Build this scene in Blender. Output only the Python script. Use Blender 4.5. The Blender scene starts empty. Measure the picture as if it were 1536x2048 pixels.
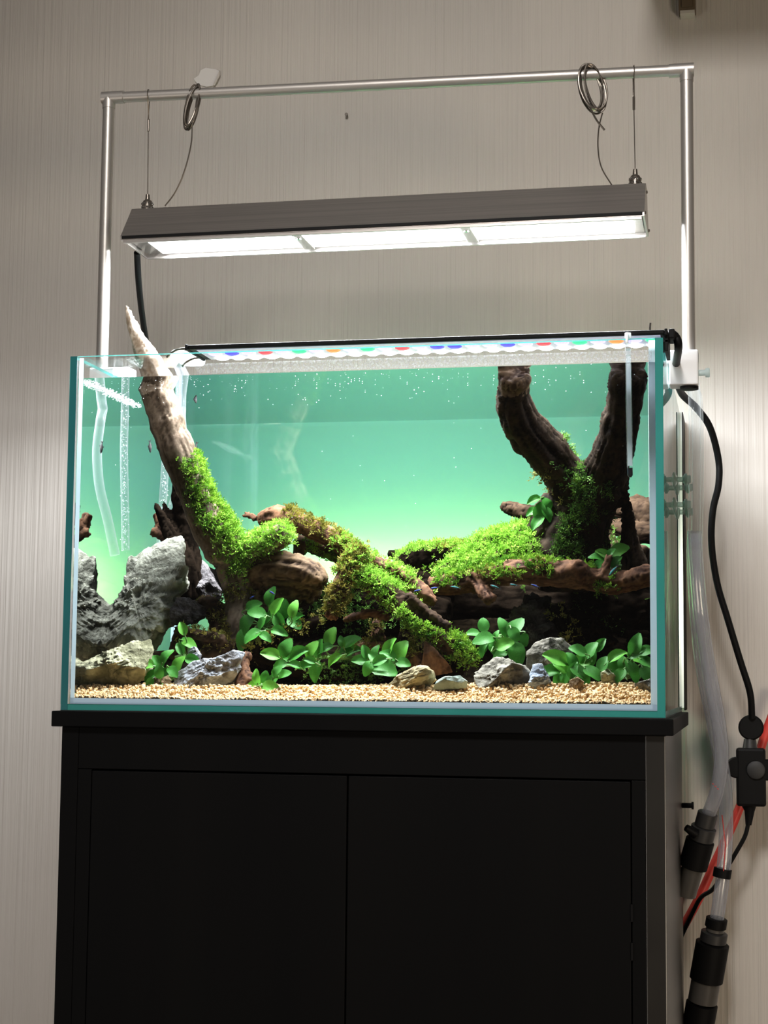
import bpy, math, random
import numpy as np
from mathutils import Vector, Matrix, noise, Euler
random.seed(7); np.random.seed(7)
C = bpy.context.scene.collection
scn = bpy.context.scene

# ------------------------------------------------------------------ camera
F, CX, CY = 3400.3, 768.0, 1024.0
CAM = np.array([0.36902, -1.61584, 0.02942]); YAW, PITCH, ROLL = 0.20677, 0.10052, 0.00951
def _axes():
    cy, sy, cp, sp = math.cos(YAW), math.sin(YAW), math.cos(PITCH), math.sin(PITCH)
    f = np.array([-sy*cp, cy*cp, sp]); r = np.array([cy, sy, 0]); u = np.cross(r, f)
    c, s = math.cos(ROLL), math.sin(ROLL)
    return r*c+u*s, -r*s+u*c, f
RX, UX, FX = _axes()
cam = bpy.data.cameras.new('camera'); camo = bpy.data.objects.new('camera', cam); C.objects.link(camo)
cam.sensor_fit = 'VERTICAL'; cam.sensor_height = 36; cam.lens = F/2048*36; cam.clip_start = .01
camo.matrix_world = Matrix(((RX[0], UX[0], -FX[0], CAM[0]), (RX[1], UX[1], -FX[1], CAM[1]), (RX[2], UX[2], -FX[2], CAM[2]), (0, 0, 0, 1)))
scn.camera = camo
def P(px, py, Y):
    "photo pixel -> point in the air at depth Y"
    d = FX+RX*(px-CX)/F-UX*(py-CY)/F
    return CAM+d*(Y-CAM[1])/d[1]
YW0 = .006
def W(px, py, Y):
    "photo pixel -> point in the water at depth Y (bent at the front pane)"
    a = P(px, py, YW0); d = (a-CAM)/np.linalg.norm(a-CAM)
    t = np.array([d[0], 0, d[2]])/1.333; t[1] = math.sqrt(1-t@t)
    return a+t*(Y-YW0)/t[1]
def mpp(Y, water=True):
    return (1.64+(Y/1.333 if water else Y))/F*1.02

# ------------------------------------------------------------------ world, lamps, exposure
scn.view_settings.view_transform = 'Standard'; scn.view_settings.look = 'None'
scn.view_settings.gamma = 1; scn.view_settings.use_curve_mapping = False
scn.view_settings.exposure = 0.35
scn.cycles.use_denoising = True
scn.cycles.caustics_refractive = False; scn.cycles.caustics_reflective = False
scn.cycles.max_bounces = 12; scn.cycles.transparent_max_bounces = 24
scn.cycles.diffuse_bounces = 4; scn.cycles.glossy_bounces = 6; scn.cycles.transmission_bounces = 10
scn.cycles.sample_clamp_indirect = 6
wd = bpy.data.worlds.new('room'); scn.world = wd; wd.use_nodes = True
wd.node_tree.nodes['Background'].inputs[0].default_value = (1, .9, .8, 1)
wd.node_tree.nodes['Background'].inputs[1].default_value = .045
def area(name, loc, size, energy, color, target=None, spread=180, sizey=None):
    l = bpy.data.lights.new(name, 'AREA'); l.shape = 'RECTANGLE'; l.size = size; l.size_y = sizey or size
    l.energy = energy; l.color = color; l.spread = math.radians(spread)
    o = bpy.data.objects.new(name, l); C.objects.link(o); o.location = loc
    if target is not None:
        o.rotation_euler = (Vector(target)-Vector(loc)).to_track_quat('-Z', 'Y').to_euler()
    return o
area('ceiling_lamp', (.18, -1.9, 1.6), .4, 3.8, (1, .95, .90), (.06, .53, .08), 58)
area('low_fill_right', (1.40, -1.35, -.40), .4, 10, (1, .84, .64), (.3, .5, -.3))  # added warm fill standing in for bounce on the lower right wall
area('low_fill_left', (-1.35, -1.6, -.35), .4, 4.8, (1, .90, .80), (-.5, .5, -.2))  # added fill standing in for room bounce on the lower left wall
area('added_backdrop_glow', (.03, .52, .13), .44, 3.0, (1, .96, .82), (.03, .44, .125), 180, .02)  # added unseen source behind the film, brightens its lower part

# ------------------------------------------------------------------ materials
def mat(name, col, rough=.5, metal=0., col2=None, scale=20., stretch=(1, 1, 1), bump=0., bscale=None, spec=.5, coat=0., trans=0., detail=4, contrast=(.35, .65), attr=None, bdist=.002):
    m = bpy.data.materials.new(name); m.use_nodes = True; nt = m.node_tree; N = nt.nodes; L = nt.links
    b = N['Principled BSDF']; out = N['Material Output']
    b.inputs['Base Color'].default_value = (*col, 1); b.inputs['Roughness'].default_value = rough
    b.inputs['Metallic'].default_value = metal; b.inputs['Specular IOR Level'].default_value = spec
    b.inputs['Coat Weight'].default_value = coat
    tc = N.new('ShaderNodeTexCoord'); mp = N.new('ShaderNodeMapping'); mp.inputs['Scale'].default_value = stretch
    L.new(tc.outputs['Object'], mp.inputs['Vector'])
    if col2 is not None:
        n = N.new('ShaderNodeTexNoise'); n.inputs['Scale'].default_value = scale; n.inputs['Detail'].default_value = detail
        L.new(mp.outputs['Vector'], n.inputs['Vector'])
        r = N.new('ShaderNodeValToRGB'); r.color_ramp.elements[0].position = contrast[0]; r.color_ramp.elements[1].position = contrast[1]
        r.color_ramp.elements[0].color = (*col, 1); r.color_ramp.elements[1].color = (*col2, 1)
        src = n.outputs['Fac']
        if attr:
            a = N.new('ShaderNodeAttribute'); a.attribute_name = attr
            mx = N.new('ShaderNodeMath'); mx.operation = 'ADD'; L.new(a.outputs['Fac'], mx.inputs[0]); L.new(src, mx.inputs[1])
            ml = N.new('ShaderNodeMath'); ml.operation = 'MULTIPLY'; ml.inputs[1].default_value = .5; L.new(mx.outputs[0], ml.inputs[0]); src = ml.outputs[0]
        L.new(src, r.inputs[0]); L.new(r.outputs[0], b.inputs['Base Color'])
    if bump:
        n2 = N.new('ShaderNodeTexNoise'); n2.inputs['Scale'].default_value = bscale or scale*3; n2.inputs['Detail'].default_value = 5
        L.new(mp.outputs['Vector'], n2.inputs['Vector'])
        bp = N.new('ShaderNodeBump'); bp.inputs['Strength'].default_value = bump; bp.inputs['Distance'].default_value = bdist
        L.new(n2.outputs['Fac'], bp.inputs['Height']); L.new(bp.outputs[0], b.inputs['Normal'])
    if trans:
        t = N.new('ShaderNodeBsdfTranslucent'); mix = N.new('ShaderNodeMixShader'); mix.inputs[0].default_value = trans
        if b.inputs['Base Color'].links: L.new(b.inputs['Base Color'].links[0].from_socket, t.inputs[0])
        else: t.inputs[0].default_value = (*col, 1)
        L.new(b.outputs[0], mix.inputs[1]); L.new(t.outputs[0], mix.inputs[2]); L.new(mix.outputs[0], out.inputs[0])
    return m
def clear(name, ior=1.5, tint=(1, 1, 1), haze=0., hazecol=(.8, .85, .95), rough=.0, facing=0., surface=False):
    "thin clear glass: transparent, reflecting by Fresnel alike from both sides (no bend, so no total reflection inside)"
    m = bpy.data.materials.new(name); m.use_nodes = True; nt = m.node_tree; N = nt.nodes; L = nt.links
    N.remove(N['Principled BSDF']); out = N['Material Output']
    fr = N.new('ShaderNodeFresnel'); fr.inputs[0].default_value = ior
    if surface:       # seen from below, the surface mirrors at grazing angles
        g2 = N.new('ShaderNodeNewGeometry'); dt = N.new('ShaderNodeVectorMath'); dt.operation = 'DOT_PRODUCT'; L.new(g2.outputs['Normal'], dt.inputs[0]); L.new(g2.outputs['Incoming'], dt.inputs[1])
        mg = N.new('ShaderNodeMapRange'); mg.inputs['From Min'].default_value = .22; mg.inputs['From Max'].default_value = .42; mg.inputs['To Min'].default_value = 1; mg.inputs['To Max'].default_value = 0; L.new(dt.outputs['Value'], mg.inputs['Value'])
        ml = N.new('ShaderNodeMath'); ml.operation = 'MULTIPLY'; L.new(mg.outputs[0], ml.inputs[0]); L.new(g2.outputs['Backfacing'], ml.inputs[1])
    if True:
        ge = N.new('ShaderNodeNewGeometry'); mr = N.new('ShaderNodeMapRange'); mr.inputs['To Min'].default_value = ior; mr.inputs['To Max'].default_value = 1/ior
        L.new(ge.outputs['Backfacing'], mr.inputs['Value']); L.new(mr.outputs[0], fr.inputs[0])
    tr = N.new('ShaderNodeBsdfTransparent'); tr.inputs[0].default_value = (*tint, 1)
    gl = N.new('ShaderNodeBsdfGlossy'); gl.inputs['Roughness'].default_value = rough
    mx = N.new('ShaderNodeMixShader'); L.new(fr.outputs[0], mx.inputs[0]); L.new(gl.outputs[0], mx.inputs[2])
    if surface:
        mm_ = N.new('ShaderNodeMath'); mm_.operation = 'MAXIMUM'; L.new(fr.outputs[0], mm_.inputs[0]); L.new(ml.outputs[0], mm_.inputs[1]); L.new(mm_.outputs[0], mx.inputs[0])
    body = tr.outputs[0]
    if haze or facing:
        df = N.new('ShaderNodeBsdfDiffuse'); df.inputs[0].default_value = (*hazecol, 1)
        tl = N.new('ShaderNodeBsdfTranslucent'); tl.inputs[0].default_value = (*hazecol, 1)
        ad = N.new('ShaderNodeMixShader'); ad.inputs[0].default_value = .5; L.new(df.outputs[0], ad.inputs[1]); L.new(tl.outputs[0], ad.inputs[2])
        m2 = N.new('ShaderNodeMixShader'); m2.inputs[0].default_value = haze
        if facing:
            lw = N.new('ShaderNodeLayerWeight'); lw.inputs[0].default_value = .35
            mm = N.new('ShaderNodeMath'); mm.operation = 'MULTIPLY_ADD'; mm.inputs[1].default_value = facing; mm.inputs[2].default_value = haze
            L.new(lw.outputs['Facing'], mm.inputs[0]); L.new(mm.outputs[0], m2.inputs[0])
        L.new(tr.outputs[0], m2.inputs[1]); L.new(ad.outputs[0], m2.inputs[2]); body = m2.outputs[0]
    L.new(body, mx.inputs[1]); L.new(mx.outputs[0], out.inputs[0])
    return m
def emit(name, col, s, base=.8):
    m = bpy.data.materials.new(name); m.use_nodes = True; N = m.node_tree.nodes
    b = N['Principled BSDF']; b.inputs['Base Color'].default_value = (base, base, base, 1)
    b.inputs['Emission Color'].default_value = (*col, 1); b.inputs['Emission Strength'].default_value = s
    return m
M = {}
M['wall'] = mat('wallpaper', (.515, .48, .445), .75, col2=(.56, .525, .485), scale=3, stretch=(1, 1, 1))
_nt = M['wall'].node_tree; _b = _nt.nodes['Principled BSDF']     # vertical ribs pressed into the paper
_tc = _nt.nodes.new('ShaderNodeTexCoord'); _mp = _nt.nodes.new('ShaderNodeMapping'); _mp.inputs['Scale'].default_value = (230, 1, 2.2)
_n = _nt.nodes.new('ShaderNodeTexNoise'); _n.inputs['Scale'].default_value = 1; _n.inputs['Detail'].default_value = 3
_bp = _nt.nodes.new('ShaderNodeBump'); _bp.inputs['Strength'].default_value = .85; _bp.inputs['Distance'].default_value = .0025
_nt.links.new(_tc.outputs['Object'], _mp.inputs[0]); _nt.links.new(_mp.outputs[0], _n.inputs[0]); _nt.links.new(_n.outputs['Fac'], _bp.inputs['Height']); _nt.links.new(_bp.outputs[0], _b.inputs['Normal'])
M['plaster'] = mat('plaster', (.72, .70, .68), .8)
M['floor'] = mat('floor_wood', (.25, .17, .1), .5, col2=(.32, .22, .13), scale=4, stretch=(1, 12, 1))
M['black_wood'] = mat('black_wood', (.0018, .0019, .0023), .65, col2=(.0026, .0026, .0028), scale=14, stretch=(1, 1, .06), spec=.08, bump=.05, bscale=60)
M['black_side_sheen'] = mat('black_side_sheen', (.012, .011, .010), .33, col2=(.016, .015, .013), scale=14, spec=.6)  # lighter, glossier copy of the black wood; grazing sheen put into its colour
M['alu'] = mat('brushed_aluminium', (.42, .39, .37), .38, .9, col2=(.50, .465, .44), scale=9, stretch=(.4, 40, 40), bump=.03, bscale=30)
M['steel'] = mat('steel_tube', (.47, .445, .42), .42, .75)
M['chrome'] = mat('chrome', (.7, .68, .66), .15, 1.)
M['wire'] = mat('steel_wire', (.17, .15, .13), .35, .8)
M['black'] = mat('black_plastic', (.004, .004, .0044), .55, spec=.12)
M['black_rubber'] = mat('black_rubber', (.015, .015, .016), .6)
M['grey_plastic'] = mat('grey_plastic', (.022, .022, .023), .45)
M['smoke_plastic'] = mat('smoked_plastic', (.07, .066, .062), .3)
M['red'] = mat('red_rubber', (.62, .045, .035), .5)
M['clampwhite'] = mat('white_acrylic', (.92, .93, .95), .25, trans=.2)
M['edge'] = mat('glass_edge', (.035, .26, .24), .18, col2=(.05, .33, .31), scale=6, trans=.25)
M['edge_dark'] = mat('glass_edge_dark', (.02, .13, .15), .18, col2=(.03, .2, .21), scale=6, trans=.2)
M['seam'] = mat('silicone_seam', (.66, .84, .93), .4, trans=.55)
M['edge_glow'] = mat('edge_glow_white', (.92, .93, .92), .6, trans=.8)
M['seam_front'] = mat('silicone_front', (.40, .56, .72), .4)
M['glass'] = clear('pane_glass', 1.5)
M['pane_front'] = clear('front_pane_glass', 1.28)
M['film'] = mat('backdrop_film', (.022, .150, .152), .7, trans=.5)
for _n in M['film'].node_tree.nodes:
    if _n.type == 'BSDF_TRANSLUCENT': _n.inputs[0].default_value = (.60, .90, .50, 1)
M['clear_tube'] = clear('clear_tube', 1.45, (.96, .97, .98), .06, (.9, .95, 1.), .08, .35)
M['pipe_glass'] = clear('pipe_glass', 1.5, (.97, .98, .98), .02, (.9, .95, 1.), .05, .25)
M['hose'] = clear('hose_plastic', 1.45, (.94, .94, .95), .17, (.74, .78, .90), .1, .42)
M['sucker'] = clear('suction_cup', 1.45, (.75, .85, .82), .35, (.45, .60, .55), .1, .3)
M['sand'] = mat('sand', (.44, .29, .13), .8, col2=(.72, .53, .28), scale=260, contrast=(.4, .6))
M['soil'] = mat('soil', (.004, .003, .002), .95, col2=(.014, .010, .006), scale=160, spec=0, bump=.8, bscale=220)
M['leaf'] = mat('anubias_leaf', (.028, .175, .020), .45, col2=(.060, .265, .032), scale=45, spec=.2, trans=.3, bump=.08, bscale=140)
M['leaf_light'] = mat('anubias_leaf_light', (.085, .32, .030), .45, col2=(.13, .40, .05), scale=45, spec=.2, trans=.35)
M['stem'] = mat('anubias_stem', (.10, .24, .05), .5)
M['moss'] = mat('moss', (.07, .20, .015), .6, col2=(.23, .40, .04), scale=110, trans=.3, spec=.15, contrast=(.4, .62))
M['moss_bright'] = mat('moss_bright', (.17, .37, .035), .6, col2=(.33, .54, .085), scale=120, trans=.35, spec=.15, contrast=(.4, .62))
M['moss_brown'] = mat('moss_brown', (.11, .12, .018), .7, col2=(.28, .24, .05), scale=110, trans=.25, spec=.15, contrast=(.4, .62))
M['moss_dark'] = mat('moss_dark', (.06, .15, .025), .6, col2=(.15, .30, .05), scale=110, trans=.25, spec=.15, contrast=(.4, .62))
def woodm(name, a, b, sp=.12): return mat(name, a, .75, col2=b, scale=55, attr='grain', bump=.55, bscale=170, contrast=(.36, .66), spec=sp, bdist=.0015)
M['wood_grey'] = woodm('wood_weathered', (.07, .05, .033), (.29, .22, .16))
M['wood_brown'] = woodm('wood_brown', (.03, .017, .009), (.19, .125, .072))
M['wood_dark'] = woodm('wood_dark', (.014, .008, .005), (.075, .047, .028), .05)
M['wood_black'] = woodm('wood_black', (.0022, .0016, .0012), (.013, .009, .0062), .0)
M['wood_red'] = woodm('wood_red', (.035, .015, .008), (.19, .095, .05))
M['wood_trunk'] = woodm('wood_trunk', (.005, .0036, .0027), (.042, .029, .019), .04)
M['wood_overlit'] = woodm('wood_overlit_tip', (.33, .25, .18), (.72, .62, .52))  # overexposed lamp light on the branch tip put into a pale colour
def rockm(name, a, b, c=None): return mat(name, a, .9, col2=b, scale=70, attr='grain', bump=.8, bscale=190, contrast=(.36, .64), spec=.12, detail=9, bdist=.003)
M['rock'] = rockm('rock_grey_green', (.20, .205, .165), (.50, .51, .42))
M['rock_pale'] = rockm('rock_pale', (.17, .17, .10), (.47, .47, .31))
M['rock_violet'] = rockm('rock_violet_grey', (.06, .055, .058), (.19, .178, .182))
M['rock_blue'] = rockm('rock_blue_grey', (.12, .11, .10), (.38, .42, .47))
M['rock_tan'] = rockm('rock_tan', (.12, .10, .05), (.44, .39, .23))
M['rock_mint'] = rockm('rock_mint', (.30, .37, .31), (.45, .55, .48))
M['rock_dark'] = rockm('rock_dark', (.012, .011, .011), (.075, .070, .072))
M['rock_brown'] = rockm('rock_brown', (.10, .065, .035), (.30, .22, .13))
M['rock_ice'] = rockm('rock_ice', (.22, .26, .31), (.48, .55, .64))
M['rock_mid'] = rockm('rock_mid', (.10, .095, .075), (.32, .305, .25))
M['fish'] = mat('fish_body', (.03, .035, .04), .35, col2=(.07, .06, .06), scale=300)
M['fish_blue'] = mat('fish_stripe', (.03, .10, .75), .25, .3)
M['fish_cyan'] = mat('fish_cyan', (.03, .45, .42), .25, .3)
M['thermo'] = clear('thermometer_glass', 1.5, (1, 1, 1), .0, (.9, .95, 1), .03, .3)
M['thermo_scale'] = mat('thermometer_scale', (.80, .92, .94), .5, trans=.6)
M['navy'] = mat('navy_bulb', (.008, .012, .06), .3)
M['bracket_wood'] = mat('bracket_wood', (.10, .075, .045), .6, col2=(.15, .11, .07), scale=20, stretch=(1, 1, .1))
M['pale_wood'] = mat('pale_wood', (.55, .52, .48), .6)
M['bubble'] = clear('bubble', 1.33, (1, 1, 1), .6, (.95, 1, 1), .05)
M['led_panel'] = emit('led_panel', (.93, .97, 1), 7)
# water: real refraction through the sides; the still surface lets the lamp straight through
def water_side():
    m = bpy.data.materials.new('water_side'); m.use_nodes = True; N = m.node_tree.nodes; L = m.node_tree.links
    N.remove(N['Principled BSDF']); g = N.new('ShaderNodeBsdfGlass'); g.inputs['IOR'].default_value = 1.333; g.inputs['Roughness'].default_value = 0
    L.new(g.outputs[0], N['Material Output'].inputs[0]); return m
M['water_side'] = water_side()
M['water_top'] = clear('water_surface', 1.333, surface=True)

# ------------------------------------------------------------------ mesh helpers
class MB:
    def __init__(s): s.v = []; s.f = []; s.m = []; s.cur = 0
    def add(s, V, Fc, mi=None):
        o = len(s.v); s.v += [tuple(map(float, p)) for p in V]; s.f += [tuple(i+o for i in f) for f in Fc]
        s.m += [s.cur if mi is None else mi]*len(Fc); return s
    def box(s, lo, hi, mi=None):
        x0, y0, z0 = lo; x1, y1, z1 = hi
        V = [(x0, y0, z0), (x1, y0, z0), (x1, y1, z0), (x0, y1, z0), (x0, y0, z1), (x1, y0, z1), (x1, y1, z1), (x0, y1, z1)]
        return s.add(V, [(0, 3, 2, 1), (4, 5, 6, 7), (0, 1, 5, 4), (1, 2, 6, 5), (2, 3, 7, 6), (3, 0, 4, 7)], mi)
    def tube(s, pts, rad, n=12, cap=True, mi=None):
        pts = [Vector(p) for p in pts]; k = len(pts)
        if not hasattr(rad, '__len__'): rad = [rad]*k
        T = [(pts[min(i+1, k-1)]-pts[max(i-1, 0)]).normalized() for i in range(k)]
        up = Vector((0, 0, 1)) if abs(T[0].z) < .9 else Vector((1, 0, 0))
        A = T[0].cross(up).normalized(); V = []
        for i in range(k):
            A = (A-T[i]*A.dot(T[i])).normalized(); B = T[i].cross(A)
            for j in range(n):
                a = 2*math.pi*j/n; V.append(pts[i]+(A*math.cos(a)+B*math.sin(a))*rad[i])
        Fc = [(i*n+j, i*n+(j+1) % n, (i+1)*n+(j+1) % n, (i+1)*n+j) for i in range(k-1) for j in range(n)]
        if cap: Fc += [tuple(range(n-1, -1, -1)), tuple((k-1)*n+j for j in range(n))]
        return s.add(V, Fc, mi)
    def lathe(s, base, axis, prof, n=20, mi=None):
        "profile of (distance along the axis, radius)"
        ax = Vector(axis).normalized(); b = Vector(base)
        return s.tube_raw([b+ax*t for t, r in prof], [max(r, 1e-5) for t, r in prof], ax, n, mi)
    def tube_raw(s, pts, rad, ax, n, mi):
        up = Vector((0, 0, 1)) if abs(ax.z) < .9 else Vector((1, 0, 0)); A = ax.cross(up).normalized(); B = ax.cross(A); V = []
        for p, r in zip(pts, rad):
            for j in range(n): a = 2*math.pi*j/n; V.append(p+(A*math.cos(a)+B*math.sin(a))*r)
        k = len(pts)
        Fc = [(i*n+j, i*n+(j+1) % n, (i+1)*n+(j+1) % n, (i+1)*n+j) for i in range(k-1) for j in range(n)]
        Fc += [tuple(range(n-1, -1, -1)), tuple((k-1)*n+j for j in range(n))]
        return s.add(V, Fc, mi)
    def build(s, name, mats, parent=None, origin=None, smooth=True, bevel=0):
        return link(name, s.v, s.f, mats, parent, origin, smooth, s.m, bevel)
def worldloc(o):
    v = Vector((0, 0, 0))
    while o is not None: v = v+o.location; o = o.parent
    return v
def link(name, V, Fc, mats, parent=None, origin=None, smooth=True, mi=None, bevel=0):
    V = np.asarray(V, float)
    if parent is not None: org = worldloc(parent)
    elif origin is not None: org = Vector(origin)
    else: org = Vector(((V[:, 0].min()+V[:, 0].max())/2, (V[:, 1].min()+V[:, 1].max())/2, V[:, 2].min()))
    me = bpy.data.meshes.new(name); me.from_pydata((V-np.array(org)).tolist(), [], Fc)
    for m in (mats if isinstance(mats, (list, tuple)) else [mats]): me.materials.append(m)
    if mi is not None and any(mi): me.polygons.foreach_set('material_index', mi)
    o = bpy.data.objects.new(name, me); C.objects.link(o)
    if parent is not None: o.parent = parent
    else: o.location = org
    if smooth:
        me.polygons.foreach_set('use_smooth', [True]*len(me.polygons)); me.set_sharp_from_angle(angle=math.radians(38))
    if bevel:
        b = o.modifiers.new('bevel', 'BEVEL'); b.width = bevel; b.segments = 2; b.limit_method = 'ANGLE'
    return o
def empty(name, loc):
    o = bpy.data.objects.new(name, None); C.objects.link(o); o.location = loc; o.empty_display_size = .02; return o
def tag(o, label, cat, group=None, kind=None):
    o['label'] = label; o['category'] = cat
    if group: o['group'] = group
    if kind: o['kind'] = kind
    return o
def plabel(o, label): o['label'] = label; return o
def stuff(o): o['kind'] = 'stuff'; return o
def box(name, lo, hi, m, parent=None, bevel=0): return MB().box(lo, hi).build(name, m, parent, smooth=False, bevel=bevel)
def spline(pts, n):
    "Catmull-Rom through rows of any width"
    p = np.asarray(pts, float); p = np.vstack([2*p[0]-p[1], p, 2*p[-1]-p[-2]]); k = len(p)-3; out = []
    for t in np.linspace(0, k-1e-6, n):
        i = int(t); u = t-i; a, b, c, d = p[i:i+4]
        out.append(.5*((2*b)+(-a+c)*u+(2*a-5*b+4*c-d)*u*u+(-a+3*b-3*c+d)*u**3))
    return np.array(out)
def cord(name, pts, r, m, parent=None, n=60, sides=10, taper=None):
    s = spline(pts, n); return MB().tube(s, r if taper is None else [r*taper(i/(n-1)) for i in range(n)], sides).build(name, m, parent, origin=None)

# ------------------------------------------------------------------ room
YWALL = .53
wall = MB().box((-1.4, YWALL, -.75), (1.2, YWALL+.05, 1.6)).build('wall_back', M['wall'], smooth=False); wall['kind'] = 'structure'
fl = MB().box((-1.4, -2.2, -.80), (1.2, YWALL, -.75)).build('floor', M['floor'], smooth=False); fl['kind'] = 'structure'
# torn scrap of wallpaper, nail
q = [P(x, y, YWALL-.0006) for x, y in ((388, 158), (398, 151), (402, 141), (412, 136), (432, 139), (440, 143), (436, 155), (428, 172), (414, 174), (396, 170))]
c0 = sum(q)/len(q); V = q+[p+np.array([0, -.0012, 0]) for p in q]; n = len(q)
o = link('torn_patch', V, [tuple(range(2*n-1, n-1, -1))]+[(i, (i+1) % n, n+(i+1) % n, n+i) for i in range(n)], M['plaster'], wall, smooth=False)
plabel(o, 'white plaster patch where the wallpaper is torn')
q = [P(x, y, YWALL-.002) for x, y in ((440, 142), (441, 152), (431, 172), (427, 172), (435, 153))]
V = q+[p+np.array([0, -.003, 0]) for p in q]; n = len(q)
o = link('torn_flap', V, [tuple(range(2*n-1, n-1, -1))]+[(i, (i+1) % n, n+(i+1) % n, n+i) for i in range(n)], M['wall'], wall, smooth=False)
p = P(695, 232, YWALL)
nl = MB().lathe(p+np.array([0, .002, 0]), (0, -1, 0), [(0, .0008), (.008, .0008), (.008, .0022), (.0095, .0022), (.0095, .0004)], 10).build('nail', M['wire'], wall)
plabel(nl, 'dark nail head in the wall')
# shelf just above the frame with its end bracket
sh = empty('wall_shelf', (.62, YWALL, .905))
tag(sh, 'dark wooden wall shelf at the top right corner, only its bracket end showing', 'shelf')
box('shelf_board', (.26, YWALL-.31, .935), (1.1, YWALL, .96), M['bracket_wood'], sh, .002)
a, b = P(1357, 22, YWALL-.02), P(1391, 30, YWALL-.02)
box('bracket', (a[0], YWALL-.02, a[2]), (b[0], YWALL, .935), M['bracket_wood'], sh, .001)
box('bracket_inset', (a[0]+.004, YWALL-.022, a[2]+.004), (b[0]-.004, YWALL-.02, .935), M['bracket_wood'], sh)
box('bracket_foot', (a[0]+.002, YWALL-.021, a[2]-.004), (b[0]-.001, YWALL, a[2]), M['pale_wood'], sh)

# ------------------------------------------------------------------ cabinet
CB = -.745
cab = empty('aquarium_cabinet', (0, .225, -.75)); tag(cab, 'black wooden cabinet with two doors carrying the fish tank', 'cabinet')
box('top_board', (-.3075, -.005, -.0165), (.3075, .455, -.001), M['black_wood'], cab, .001)
bw = M['black_wood']
box('side_panel', (-.299, .003, CB), (-.281, .452, -.0166), bw, cab, .0008)
box('side_panel', (.281, .003, CB), (.2995, .452, -.0166), M['black_side_sheen'], cab, .0008)
box('back_panel', (-.2809, .44, CB), (.2809, .452, -.0166), bw, cab)
box('top_rail', (-.2809, .0035, -.058), (.2809, .02, -.0167), bw, cab, .0006)
box('stile', (-.2809, .0035, CB), (-.2665, .02, -.0585), bw, cab, .0006)
box('stile', (.268, .0035, CB), (.2809, .02, -.0585), bw, cab, .0006)
box('bottom_board', (-.2809, .021, CB), (.2809, .44, CB+.018), bw, cab)
for x0, x1 in ((-.2655, -.0045), (-.0030, .267)):
    box('door', (x0, .0022, CB+.02), (x1, .0205, -.0597), bw, cab, .0008)
for z in (-.175, -.21):
    box('hinge', (.2668, .0012, z-.013), (.2688, .0035, z+.003), M['black'], cab)
MB().lathe(P(1377, 1611, .44), (1, 0, 0), [(-.012, .003), (.0035, .003), (.0035, .0045), (.006, .0045), (.0062, .002)], 12).build('side_knob', M['black'], cab)

# ------------------------------------------------------------------ tank
H = .36; ZW = .338; G = .006
tank = empty('fish_tank', (0, .225, 0)); tag(tank, 'rimless rectangular glass fish tank standing on the black cabinet', 'aquarium')
gl = M['glass']; ed = M['edge']
box('leveling_mat', (-.3, .0, -.001), (.3, .45, 0), M['black_rubber'], tank)
box('bottom_pane', (-.3, 0.0005, .0), (.3, .45, G), ed, tank)
def pane(name, lo, hi, faces_edge, edm=ed, g_=gl):
    m = MB(); m.box(lo, hi); m.m = [1 if i in faces_edge else 0 for i in range(6)]
    return m.build(name, [g_, edm], tank, smooth=False)
# box faces: 0 bottom 1 top 2 front(-y) 3 right(+x) 4 back 5 left
pane('front_pane', (-.2925, 0, G), (.2925, .0055, H), (0, 1), ed, M['pane_front'])
pane('back_pane', (-.2925, .4445, G), (.2925, .45, H), (0, 1, 3, 5))
pane('side_pane', (-.3, 0, G), (-.2935, .45, H), (1, 2, 4))
pane('side_pane', (.2935, 0, G), (.3, .45, H), (1, 2, 4))
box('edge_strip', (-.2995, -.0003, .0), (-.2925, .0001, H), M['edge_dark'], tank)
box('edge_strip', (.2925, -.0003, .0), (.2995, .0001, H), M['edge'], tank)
sm = M['seam']
for x0, x1 in ((-.2924, -.2878), (.2862, .2924)):
    MB().add([(x0, .0063, G+.0061), (x1, .0063, G+.0061), (x1, .0063, H-.001), (x0, .0063, H-.001)], [(0, 1, 2, 3)]).build('silicone_seam', sm, tank, smooth=False)
box('silicone_seam', (-.2924, .0056, G+.0001), (.2924, .0059, G+.006), M['seam_front'], tank)
for x0, x1 in ((-.2926, -.289), (.289, .2926)): box('silicone_seam', (x0, .440, G+.001), (x1, .4444, H), sm, tank)
for sx in (-1, 1):
    box('added_light_baffle', (min(sx*.3028, sx*.3040), .4514, .001), (max(sx*.3028, sx*.3040), .5295, H), M['black'], tank)  # added baffle that keeps the backdrop glow off the wall
    plabel(MB().add([(sx*.2996, .4514, .004), (sx*.3027, .4514, .004), (sx*.3027, .4514, H), (sx*.2996, .4514, H)], [(0, 1, 2, 3)]).build('edge_glow_strip', M['edge_glow'], tank, smooth=False), 'added white strip, backlit to imitate the bright rear glass edge')  # added backlit strip standing in for light in the glass edge
film = box('backdrop_film', (-.2995, .4505, .001), (.2995, .4512, H), M['film'], tank); plabel(film, 'green blue frosted backdrop film')
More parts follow.
